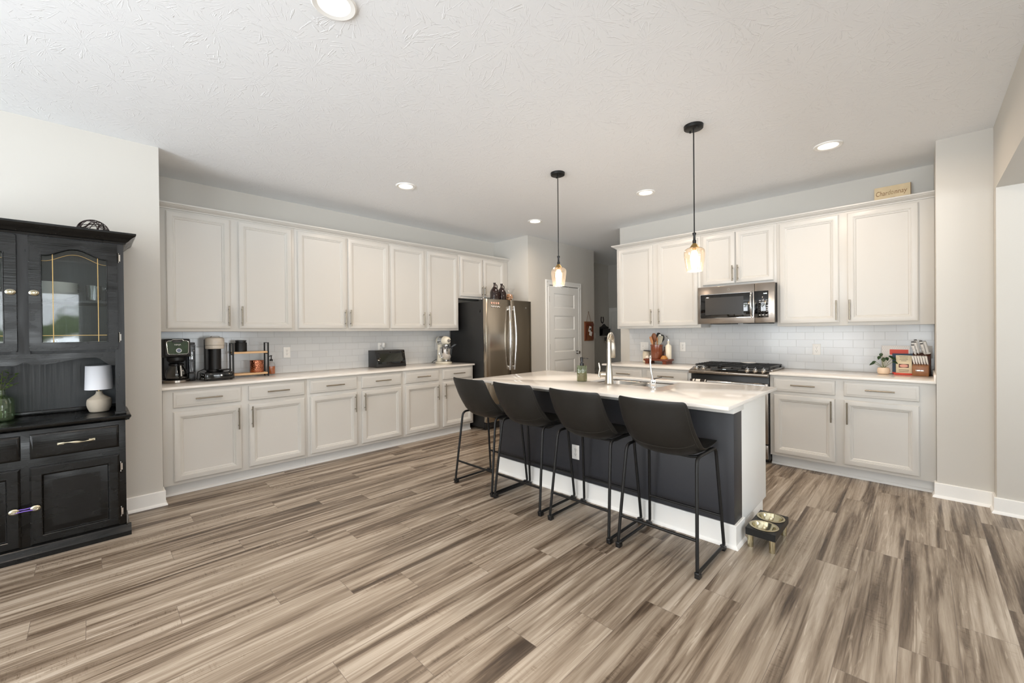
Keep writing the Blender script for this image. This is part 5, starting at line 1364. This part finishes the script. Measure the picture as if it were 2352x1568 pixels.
    t = thing('wooden_dish', 'orange-brown squat wooden dish with a domed top at the tray front', 'wooden dish', (5.138, 2.316, zt))
    obj('dish', MB().lathe([(0, 0), (0.041, 0), (0.045, 0.005), (0.045, 0.014), (0.042, 0.018), (0, 0.018)], 32), OLIVE, t)
    obj('dome', MB().lathe([(0.042, 0.018), (0.034, 0.028), (0.026, 0.040), (0.022, 0.046), (0, 0.047)], 32), OLIVE, t)
    t = thing('sauce_bottle', 'small dark bottle with a brown label between crock and oil bottle', 'bottle', (5.235, 2.372-0.02, zt))
    obj('body', MB().lathe([(0, 0), (0.020, 0), (0.021, 0.003), (0.021, 0.09), (0.009, 0.115), (0.008, 0.14), (0, 0.141)], 24), mat('brown_bottle', (70, 34, 20), 0.15), t)
    obj('cap', MB().cyl((0, 0, 0.141), (0, 0, 0.156), 0.009), BLACKP, t)
crock_set()

# ------------------------------------------------------------------ right counter: plant, books, knife block
def right_counter():
    t = thing('potted_plant', 'small green houseplant in a peach pot beside the cookbooks', 'plant', (5.235, 0.243, CT))
    obj('pot', MB().lathe([(0, 0), (0.034, 0), (0.042, 0.006), (0.046, 0.025), (0.044, 0.045), (0.040, 0.060), (0.037, 0.060), (0.038, 0.045), (0, 0.045)], 36), POT, t)
    obj('soil', MB().lathe([(0, 0.052), (0.038, 0.050), (0.038, 0.046), (0, 0.046)], 24), mat('potting_soil', (60, 46, 36), 0.9), t)
    tips = [(-0.03, 0.055, 0.115, 0.9), (0.0, 0.065, 0.098, 1.2), (0.0, 0.012, 0.190, 0.2), (-0.02, 0.022, 0.165, 0.3), (0.0, -0.04, 0.168, -0.7), (-0.02, -0.062, 0.150, -1.1), (-0.02, -0.068, 0.118, -1.3), (0.02, 0.0, 0.15, 0.0), (-0.035, -0.02, 0.155, -0.3)]
    for k, (dx, dy, z, lean) in enumerate(tips):
        p0 = Vector((0.004*math.cos(k), 0.004*math.sin(k), 0.05)); p1 = Vector((dx*0.5, dy*0.55, 0.05+(z-0.05)*0.62)); p2 = Vector((dx, dy, z))
        s = obj('stem', MB().tube([p0, p1, p2], 0.0016, 6), STEM, t)
        # leaf: pointed oval blade with a folded midrib
        L_ = 0.040+0.006*math.sin(k*2.1); W = 0.017
        dirv = Vector((-0.4+0.1*k % 0.5, lean, -0.45)).normalized(); side = dirv.cross(Vector((-0.5, 0, 0.85))).normalized(); upn = side.cross(dirv)
        rows = []
        for i in range(8):
            f = i/7; w = W*math.sin(PI*min(1, f*1.02+0.02))**0.75*(1-0.25*f) if i < 7 else 0.0004
            c = p2+dirv*(L_*f-0.004)+upn*(-0.010*f*f)
            rows.append([tuple(c-side*w+upn*w*0.25), tuple(c-side*w*0.5+upn*w*0.08), tuple(c), tuple(c+side*w*0.5+upn*w*0.08), tuple(c+side*w+upn*w*0.25)])
        lf = obj('leaf', MB().grid(rows), LEAF, t); md = lf.modifiers.new('thickness', 'SOLIDIFY'); md.thickness = 0.0008
    # cookbooks leaning on the wall, faces towards -x
    def book(name, label, xb, y0, y1, h, th, m, lean, z0=CT):
        t = thing(name, label, 'book', (xb, (y0+y1)/2, z0+0.0005), 0, 'cookbooks leaning on the tile')
        t.rotation_euler = (0, lean, 0)
        w = y1-y0
        obj('cover', MB().box(-th, -th+0.0025, -w/2, w/2, 0, h).box(-0.0025, 0, -w/2, w/2, 0, h).box(-th, 0, w/2-0.0025, w/2, 0, h), m, t, bevel=0)
        obj('pages', MB().box(-th+0.0026, -0.0026, -w/2+0.004, w/2-0.003, 0.004, h-0.004), PAPER, t)
        return t, w
    t, w = book('dotted_cookbook', 'tall white dotted cookbook with a red title block, rearmost against the tile', 5.335, 0.065, 0.262, 0.262, 0.016, PAPER, 0.10)
    th = 0.016
    dots = MB()
    for i in range(17):
        for j in range(13):
            z = 0.012+i*0.015; y = -w/2+0.008+j*0.015+(0.0075 if i % 2 else 0)
            if y < w/2-0.003: dots.box(-th-0.0004, -th, y-0.0016, y+0.0016, z-0.0016, z+0.0016)
    obj('dot_pattern', dots, mat('dot_grey', (176, 168, 164), 0.7), t)
    obj('title_border', MB().box(-th-0.0006, -th, -0.094, 0.046, 0.155, 0.232), PAPER, t)
    obj('title_block', MB().box(-th-0.0010, -th, -0.088, 0.040, 0.176, 0.226), RED, t)
    t, w = book('cookbook', 'thin navy dotted cookbook with a red foot between the other two books', 5.300, 0.040, 0.184, 0.190, 0.012, NAVY, 0.12)
    obj('red_foot', MB().box(-0.0128, -0.012, -w/2, w/2, 0.0, 0.016), RED, t)
    d = MB()
    for i in range(18):
        for j in range(14):
            d.box(-0.0124, -0.012, -w/2+0.004+j*0.010, -w/2+0.0055+j*0.010, 0.02+i*0.0095, 0.0215+i*0.0095)
    obj('dot_pattern', d, mat('dot_blue', (120, 150, 170), 0.6), t)
    t, w = book('recipe_booklet', 'cream recipe booklet with a picture of food, foremost of the books', 5.272, 0.052, 0.160, 0.172, 0.006, PAGE, 0.12, CT+0.0035)
    ln = MB()
    for z, a in ((0.160, 0.03), (0.147, 0.026), (0.134, 0.028), (0.122, 0.018), (0.040, 0.034), (0.030, 0.034), (0.020, 0.03)):
        ln.box(-0.0066, -0.006, -a, a, z-0.0016, z+0.0016)
    obj('print_lines', ln, INK, t)
    obj('food_picture', MB().box(-0.0066, -0.006, -0.034, 0.034, 0.058, 0.092), mat('picture_dark', (96, 52, 36), 0.5), t)
    obj('picture_plate', MB().lathe([(0, 0), (0.014, 0), (0.014, 0.0006), (0, 0.0006)], 28, sx=1.0, sy=2.0), mat('picture_plate_pink', (226, 160, 140), 0.5), t, loc=(-0.0066, 0, 0.075), rot=(0, -PI/2, 0))
    tag(obj('cookbook_rest', MB().box(5.228, 5.262, 0.045, 0.172, CT, CT+0.014), RED, bevel=0.001), 'flat red strip of a book edge under the cream recipe booklet', 'book edge')
    # knife block
    t = thing('knife_block', 'two-tone wooden knife block full of white handled knives', 'knife block', (5.235, -0.010, CT), math.radians(-4))
    # local: x into the wall, y left; front face towards -x
    fr = obj('steak_block', MB().prism([(-0.062, 0), (0.0, 0), (0.0, 0.105), (-0.062, 0.088)], 'y', -0.050, 0.056), WOODB, t, bevel=0.003)
    obj('name_plate', MB().box(-0.0645, -0.0622, -0.020, 0.034, 0.042, 0.054), CHROME, fr, bevel=0.002)
    obj('main_block', MB().prism([(0.0005, 0), (0.100, 0), (0.040, 0.205), (0.0005, 0.175)], 'y', -0.058, 0.058), WOODD, t, bevel=0.003)
    def knife(base, d, L_, r, label, big=True):
        k = thing('kitchen_knife' if big else 'steak_knife', label, 'knife', (0, 0, 0), 0, 'white handled knives in the block' if big else 'small steak knives in the block')
        ang = math.radians(-4); c, s = math.cos(ang), math.sin(ang)
        wx = 5.235+base[0]*c-base[1]*s; wy = -0.010+base[0]*s+base[1]*c
        k.location = (wx, wy, CT+base[2])
        k.rotation_euler = Vector(d).normalized().to_track_quat('Z', 'Y').to_euler()
        obj('handle', MB().tube([(0, 0, 0.0), (0, 0, L_*0.35), (0, 0, L_*0.8), (0, 0, L_)], [r*0.75, r, r*1.05, r*1.15], 14, flat=(1.0, 0.62)), WHITEP, k)
        obj('bolster', MB().tube([(0, 0, -0.008), (0, 0, 0.001)], r*0.8, 12, flat=(1, 0.6)), CHROME, k)
        obj('end_cap', MB().tube([(0, 0, L_), (0, 0, L_+0.004)], r*1.16, 14, flat=(1, 0.64)), CHROME if not big else BLACKM, k)
        if big:
            for f in (0.3, 0.6): obj('rivet', MB().cyl((0, -r*0.68, L_*f), (0, r*0.68, L_*f), 0.0022, n=8), SLOT, k)
    words = ['nearest the plant', 'second from the plant', 'third from the plant', 'fourth from the plant', 'fifth from the plant', 'farthest from the plant']
    for i in range(6):
        knife((-0.032, 0.043-i*0.0168, 0.105), (-0.42, 0.16, 1), 0.078, 0.0072, 'small white steak knife in the front row of the block, '+words[i], False)
    for (b, L_, lb) in (((0.012, 0.040, 0.192), 0.085, 'lower left white kitchen knife in the knife block'), ((0.030, 0.038, 0.205), 0.100, 'white kitchen knife at upper left of the knife block'), ((0.018, 0.022, 0.200), 0.105, 'tall white kitchen knife standing left of the block centre'),
                        ((0.012, -0.020, 0.195), 0.095, 'white kitchen knife right of the block centre'), ((0.032, -0.016, 0.206), 0.108, 'rear white kitchen knife right of the block centre'), ((0.034, 0.016, 0.206), 0.118, 'rearmost tall white kitchen knife in the knife block')):
        knife(b, (-0.30, 0.22, 1), L_, 0.0105, lb)
    k = thing('sharpening_steel', 'thick plain white handled sharpening steel at the right of the knife block', 'sharpening steel', (5.262, -0.052, CT+0.197), 0)
    k.rotation_euler = Vector((-0.22, 0.22, 1)).normalized().to_track_quat('Z', 'Y').to_euler()
    obj('handle', MB().lathe([(0, 0), (0.020, 0.0), (0.021, 0.008), (0.011, 0.012), (0.013, 0.10), (0.012, 0.112), (0, 0.115)], 24), WHITEP, k)
right_counter()

# ------------------------------------------------------------------ above the cabinets and the fridge
def sign():
    w, h = 0.250, 0.172
    t = thing('wine_sign', 'small parchment coloured wine sign standing on top of the right cabinets', 'sign', (5.288, 0.181, 2.456), -PI/2)
    t.rotation_euler = (math.radians(-6), 0, -PI/2)
    obj('board', MB().box(-w/2, w/2, 0, 0.016, 0, h+0.055), PARCH, t, bevel=0.001)
    obj('board_edge', MB().box(w/2+0.0001, w/2+0.004, 0, 0.016, 0, h+0.055), PARCHS, t)
    H = h+0.055
    text('lettering', 'Char', 0.066, INKB, t, (-0.116, -0.0002, H-0.085), (PI/2, 0, 0), align='LEFT', shear=0.15, sx=0.62)
    text('lettering', 'do', 0.066, INKP, t, (-0.031, -0.0002, H-0.083), (PI/2, 0, 0), align='LEFT', shear=0.15, sx=0.60)
    text('lettering', 'nnay', 0.064, INKB, t, (0.014, -0.0002, H-0.083), (PI/2, 0, 0), align='LEFT', shear=0.15, sx=0.72)
    pts = [(0.045+0.030*math.cos(a)-0.04, -0.001, H-0.150+0.040*math.sin(a)) for a in [PI*i/14 for i in range(15)]]
    obj('printed_drawing', MB().tube(pts, 0.0008, 5).tube([(0.035, -0.001, H-0.15), (0.032, -0.001, H-0.2)], 0.0008, 5), INKP, t)
sign()
def fridge_top():
    z = 1.776
    def jug(x, y, lb):
        t = thing('glass_jug', lb, 'jug', (x, y, z), 0, 'brown glass jugs on the fridge')
        obj('bottle', MB().lathe([(0, 0), (0.062, 0), (0.068, 0.006), (0.069, 0.02), (0.069, 0.135), (0.060, 0.165), (0.036, 0.20), (0.019, 0.222), (0.016, 0.24), (0.016, 0.258), (0.020, 0.26), (0.020, 0.275), (0, 0.276)], 36), BROWNG, t)
        obj('handle', MB().tube([(0.016, 0, 0.245), (0.038, 0, 0.250), (0.053, 0, 0.232), (0.052, 0, 0.20), (0.047, 0, 0.178)], 0.0065, 10), BROWNG, t)
        obj('label', MB().lathe([(0.0696, 0.05), (0.0696, 0.10)], 36, sx=1, sy=1), mat('faded_label', (60, 48, 44), 0.6), t) if False else None
    jug(4.085, 4.33, 'brown glass jug on the fridge, nearer the left cabinets')
    jug(4.245, 4.35, 'brown glass jug on the fridge, next to the cork vase')
    t = thing('cork_vase', 'clear glass vase filled with wine corks on the fridge', 'vase', (4.415, 4.36, z))
    prof = [(0, 0.001), (0.038, 0.001), (0.050, 0.010), (0.074, 0.05), (0.078, 0.08), (0.066, 0.115), (0.052, 0.135), (0.056, 0.16), (0.080, 0.215)]
    obj('vase', MB().lathe(prof, 36), CLEAR, t)
    rnd = random.Random(3); base = None
    for i in range(34):
        zz = 0.022+0.115*rnd.random()**0.9; rmax = {0: 0.034, 1: 0.052, 2: 0.060, 3: 0.058, 4: 0.048, 5: 0.034}[min(5, int(zz/0.026))]-0.004
        a = rnd.random()*2*PI; rr_ = rmax*(0.55+0.45*rnd.random())
        c = obj('wine_cork', MB().cyl((0, 0, -0.019), (0, 0, 0.019), 0.0105, n=12) if base is None else MB(), CORK) if base is None else base.copy()
        if base is None: base = c; tag(c, 'wine cork lying in the clear glass vase on the fridge', 'cork', 'wine corks in the glass vase')
        else: COL.objects.link(c)
        c.location = (4.415+rr_*math.cos(a)*0.75, 4.36+rr_*math.sin(a)*0.75, z+zz)
        c.rotation_euler = (PI/2+rnd.uniform(-0.5, 0.5), rnd.uniform(-0.4, 0.4), a+PI/2+rnd.uniform(-0.5, 0.5))
    t = thing('figurine', 'tiny black and white figurine at the front corner of the fridge top', 'figurine', (3.935, 4.42, z), math.radians(30))
    W, Bk = WHITEC, BLACKP
    obj('body', MB().ball((0, 0, 0.032), 0.026, 16, sx=1.35, sy=0.85, sz=0.8), W, t)
    obj('patch', MB().ball((-0.016, -0.010, 0.036), 0.018, 12, sx=1, sy=0.85, sz=0.9), Bk, t)
    obj('head', MB().ball((0.038, 0, 0.05), 0.015, 14, sx=1.1, sy=0.9), W, t)
    for s in (-1, 1): obj('ear', MB().ball((0.034, s*0.017, 0.058), 0.007, 8), Bk, t)
    obj('muzzle', MB().ball((0.052, 0, 0.045), 0.009, 10), mat('muzzle_tan', (206, 160, 130), 0.6), t)
    for x in (-0.02, 0.02):
        for y in (-0.012, 0.012): obj('leg', MB().cyl((x, y, 0), (x, y, 0.026), 0.006, n=10), W, t)
fridge_top()

# ------------------------------------------------------------------ wall things by the pantry door and in the hall
def wall_things():
    t = thing('wooden_mail_holder', 'reddish wooden wall holder with papers beside the pantry door', 'wall holder', (6.315, YP-0.0008, 0), 0)
    zb, zt_ = 1.175, 1.520
    obj('board', MB().box(-0.135, 0.135, -0.018, 0, zb, zt_), WOODK, t, bevel=0.003)
    obj('cross_bar', MB().box(-0.125, 0.125, -0.036, -0.0185, 1.445, 1.490), WOODR, t, bevel=0.003)
    obj('side_rails', MB().box(-0.125, -0.095, -0.030, -0.0185, 1.20, 1.445).box(0.095, 0.125, -0.030, -0.0185, 1.20, 1.445), WOODR, t, bevel=0.002)
    obj('hanging_cord', MB().tube([(-0.07, -0.01, zt_-0.004), (0, -0.006, 1.695), (0.07, -0.01, zt_-0.004)], 0.003, 6), ROPE, t)
    obj('nail', MB().cyl((0, -0.012, 1.697), (0, 0.0, 1.697), 0.004), BLACKM, t)
    t = thing('paper_notes', 'white paper notes tucked in the wooden wall holder', 'papers', (6.315, YP-0.042, 1.36), 0)
    obj('note', MB().box(-0.055, 0.015, -0.001, 0, -0.03, 0.07), PAPER, t, rot=(0.1, 0.2, 0))
    obj('note', MB().box(-0.02, 0.065, -0.003, -0.002, -0.09, -0.01), PAPER, t, rot=(0.0, 0.3, 0))
    obj('clip', MB().box(-0.03, 0.0, -0.005, -0.0035, 0.0, 0.05), SLOT, t, rot=(0, 0.3, 0))
    # horseshoe
    pts = [(0.055*math.cos(a), 0, 0.075*math.sin(a)*1.0) for a in [PI*(-1.35)+PI*1.7*i/24 for i in range(25)]]
    hs = [(0.048*math.sin(a)*(1.0), 0, -0.075*math.cos(a)) for a in [-2.45+4.9*i/24 for i in range(25)]]
    tag(obj('horseshoe', MB().tube(hs, 0.011, 10, flat=(1.1, 0.6)), IRON, loc=(7.895, 4.9415, 1.600)), 'dark iron horseshoe hung on the hall wall above the key holder', 'horseshoe')
    t = thing('key_holder', 'black wall key holder with a scalloped top in the hall', 'key holder', (7.965, 4.9493, 0))
    def top(x): u = x/0.17; return 1.455+0.05*math.exp(-(u/0.35)**2)-0.02*abs(u)**3
    obj('back_board', MB().strip([-0.17+0.34*i/24 for i in range(25)], lambda x: 1.245, top, -0.015, 0), BLACKM, t)
    obj('mail_pocket', MB().prism([(-0.015, 1.25), (-0.060, 1.27), (-0.075, 1.40), (-0.068, 1.40), (-0.052, 1.275), (-0.015, 1.262)], 'x', -0.15, 0.15), BLACKM, t)
    for x in (-0.09, -0.03, 0.03, 0.09): obj('hook', MB().tube([(x, -0.015, 1.262), (x, -0.035, 1.250), (x, -0.040, 1.262)], 0.003, 6), CHROME, t)
    for x, l in ((-0.02, 0.10), (0.045, 0.12)):
        k = thing('key_ring', 'bunch of keys with a black fob hanging from the hall key holder', 'keys', (7.965+x, 4.905, 1.235), 0, 'keys on the hall key holder')
        obj('ring', MB().tube([(0.012*math.cos(a), 0, -0.008+0.012*math.sin(a)) for a in [2*PI*i/16 for i in range(16)]], 0.0015, 6, closed=True), CHROME, k)
        obj('fob', MB().box(-0.018, 0.018, -0.006, 0.006, -l, -0.02), BLACKP, k, bevel=0.004)
        obj('key', MB().box(-0.006, 0.004, -0.001, 0.001, -l-0.05, -0.02), BRASS, k, rot=(0, 0.2, 0))
    t = thing('hall_bench', 'low pale bench against the hall wall beyond the pantry', 'bench', (0, 0, 0))
    obj('seat', MB().box(6.75, 8.12, 4.60, 4.928, 0.52, 0.56), CAB, t, bevel=0.004)
    obj('front', MB().box(6.78, 8.09, 4.64, 4.66, 0.0, 0.52), CAB, t)
    for x in (6.78, 8.06): obj('side', MB().box(x, x+0.03, 4.66, 4.925, 0.0, 0.52), CAB, t)
wall_things()

# ------------------------------------------------------------------ in and on the black hutch
def hutch_things():
    t = thing('table_lamp', 'small table lamp with white shade and ribbed base in the hutch', 'lamp', (0.040, 4.075, 0.8125))
    rows = [(0, 0), (0.040, 0), (0.048, 0.004)]
    n = 26
    for i in range(n+1):
        z = 0.006+0.108*i/n; f = i/n
        r = 0.048+0.017*math.sin(PI*min(1, f*1.05))**0.8 if f < 0.95 else 0.050
        r = (0.050+0.014*math.sin(PI*f*0.95)) if f < 0.78 else (0.050+0.014*math.sin(PI*0.741))*(1-(f-0.78)*2.2)
        rows.append((r+0.0011*(i % 2), z))
    rows += [(0.022, 0.122), (0.016, 0.135), (0.017, 0.144), (0, 0.144)]
    obj('base', MB().lathe(rows, 40), STONEW, t)
    obj('neck', MB().cyl((0, 0, 0.144), (0, 0, 0.175), 0.006), BRASS, t)
    obj('lamp_shade', MB().lathe([(0.073, 0.158), (0.068, 0.322), (0.066, 0.322), (0.071, 0.158)], 48), LINEN, t)
    obj('shade_ring', MB().cyl((-0.067, 0, 0.31), (0.067, 0, 0.31), 0.0015, n=6).cyl((0, -0.067, 0.31), (0, 0.067, 0.31), 0.0015, n=6).cyl((0, 0, 0.17), (0, 0, 0.312), 0.003, n=8), BRASS, t)
    t = thing('glass_vase', 'clear green bottle vase with leafy sprigs in the hutch', 'vase', (-0.400, 4.10, 0.8125))
    prof = [(0, 0.002), (0.045, 0.002), (0.055, 0.010), (0.058, 0.03), (0.058, 0.120), (0.050, 0.142), (0.028, 0.155), (0.021, 0.162), (0.019, 0.195), (0.024, 0.198)]
    obj('bottle', MB().lathe(prof, 36), GREENG, t)
    rnd = random.Random(5)
    for k in range(7):
        a = 2*PI*k/7+0.3; tipx, tipy, tipz = 0.055*math.cos(a)+0.01, 0.05*math.sin(a), 0.22+0.1*rnd.random()
        pts = [(0.004*math.cos(a), 0.004*math.sin(a), 0.02), (0.006*math.cos(a), 0.006*math.sin(a), 0.19), (tipx*0.6, tipy*0.6, 0.19+(tipz-0.19)*0.6), (tipx, tipy, tipz)]
        obj('stem', MB().tube(pts, 0.0016, 6), STEM, t)
        for j in range(5):
            f = 0.35+0.65*j/4; c = Vector(pts[1]).lerp(Vector(pts[3]), f)
            d = Vector((math.cos(a+(-1)**j*1.1), math.sin(a+(-1)**j*1.1), 0.45)).normalized(); s = d.cross(Vector((0, 0, 1))).normalized()
            rws = []
            for q in range(6):
                g = q/5; w = 0.0085*math.sin(PI*min(1, g*0.98+0.02))**0.7; p = c+d*0.030*g
                rws.append([tuple(p-s*w+Vector((0, 0, w*0.3))), tuple(p), tuple(p+s*w+Vector((0, 0, w*0.3)))])
            obj('leaf', MB().grid(rws), LEAFL, t)
    # woven wire ball on top
    t_mb = MB(); rnd = random.Random(9)
    for k in range(26):
        ax = Vector((rnd.uniform(-1, 1), rnd.uniform(-1, 1), rnd.uniform(-1, 1))).normalized(); u = ax.orthogonal().normalized(); v = ax.cross(u)
        off = rnd.uniform(-0.55, 0.55); r = 0.082; rc = math.sqrt(1-off*off)*r
        t_mb.tube([tuple(ax*off*r+(u*math.cos(a)+v*math.sin(a))*rc) for a in [2*PI*i/28 for i in range(28)]], 0.0021, 5, closed=True)
    tag(obj('wire_ball', t_mb, IRON, loc=(0.022, 4.0, 2.047)), 'woven dark wire ball sitting on top of the black hutch', 'ornament')
    # crockery behind the glass
    def bowl(x, y, z, r, h, lb, m=WHITEC, grp='white bowls stacked in the hutch'):
        b = MB().lathe([(0, 0), (r*0.38, 0), (r*0.42, 0.004), (r*0.8, h*0.55), (r, h), (r*0.985, h), (r*0.77, h*0.58), (r*0.38, 0.008), (0, 0.008)], 40)
        tag(obj('bowl', b, m, loc=(x, y, z)), lb, 'bowl', grp)
    words = ['at the bottom of the stack', 'second from the bottom', 'third from the bottom', 'fourth from the bottom', 'fifth from the bottom', 'on top of the stack']
    for i in range(6): bowl(-0.165, 3.99, 1.5723+i*0.0125, 0.118, 0.052, 'wide white bowl on the upper hutch shelf, '+words[i])
    for x, y, lb in ((0.020, 3.95, 'clear glass tumbler on the upper hutch shelf, front'), (0.058, 4.04, 'clear glass tumbler on the upper hutch shelf, behind the front one')):
        g = MB().lathe([(0, 0.002), (0.032, 0.002), (0.036, 0.006), (0.040, 0.105), (0.038, 0.105), (0.034, 0.010), (0, 0.010)], 32)
        tag(obj('glass_tumbler', g, CLEAR, loc=(x, y, 1.5725)), lb, 'glass', 'tumblers in the hutch')
    pw = ['lowest', 'second', 'third', 'fourth', 'topmost']
    for i in range(5):
        p = MB().lathe([(0, 0), (0.065, 0), (0.085, 0.005), (0.118, 0.014), (0.117, 0.016), (0.084, 0.008), (0, 0.004)], 40)
        tag(obj('plate', p, WHITEC, loc=(-0.12, 4.0, 1.2525+i*0.0085)), 'white plate in the lower hutch stack, %s of five' % (pw[i]), 'plate', 'white plates stacked in the hutch')
    t = thing('serving_dish', 'oval white serving dish beside the plates in the hutch', 'serving dish', (0.045, 4.03, 1.2525))
    obj('dish', MB().lathe([(0, 0), (0.045, 0), (0.055, 0.02), (0.066, 0.05), (0.064, 0.05), (0.052, 0.022), (0, 0.006)], 36, sx=0.95, sy=1.5), WHITEC, t)
    bowl(-0.50, 4.0, 1.5723, 0.12, 0.07, 'deep white mixing bowl behind the left glass door of the hutch', grp=None)
    bowl(-0.42, 4.0, 1.2525, 0.09, 0.06, 'small white bowl low behind the left glass door of the hutch', grp=None)
    # elastic band looped between the two lower knobs
    tag(obj('purple_band', MB().tube([(-0.334, 3.788-0.002, 0.318), (-0.335, 3.775, 0.303), (-0.286, 3.772, 0.306), (-0.238, 3.775, 0.302), (-0.235, 3.786, 0.318), (-0.286, 3.778, 0.316)], 0.0032, 8, closed=True), PURPLE), 'purple elastic band looped between the two lower hutch knobs', 'elastic band')
hutch_things()
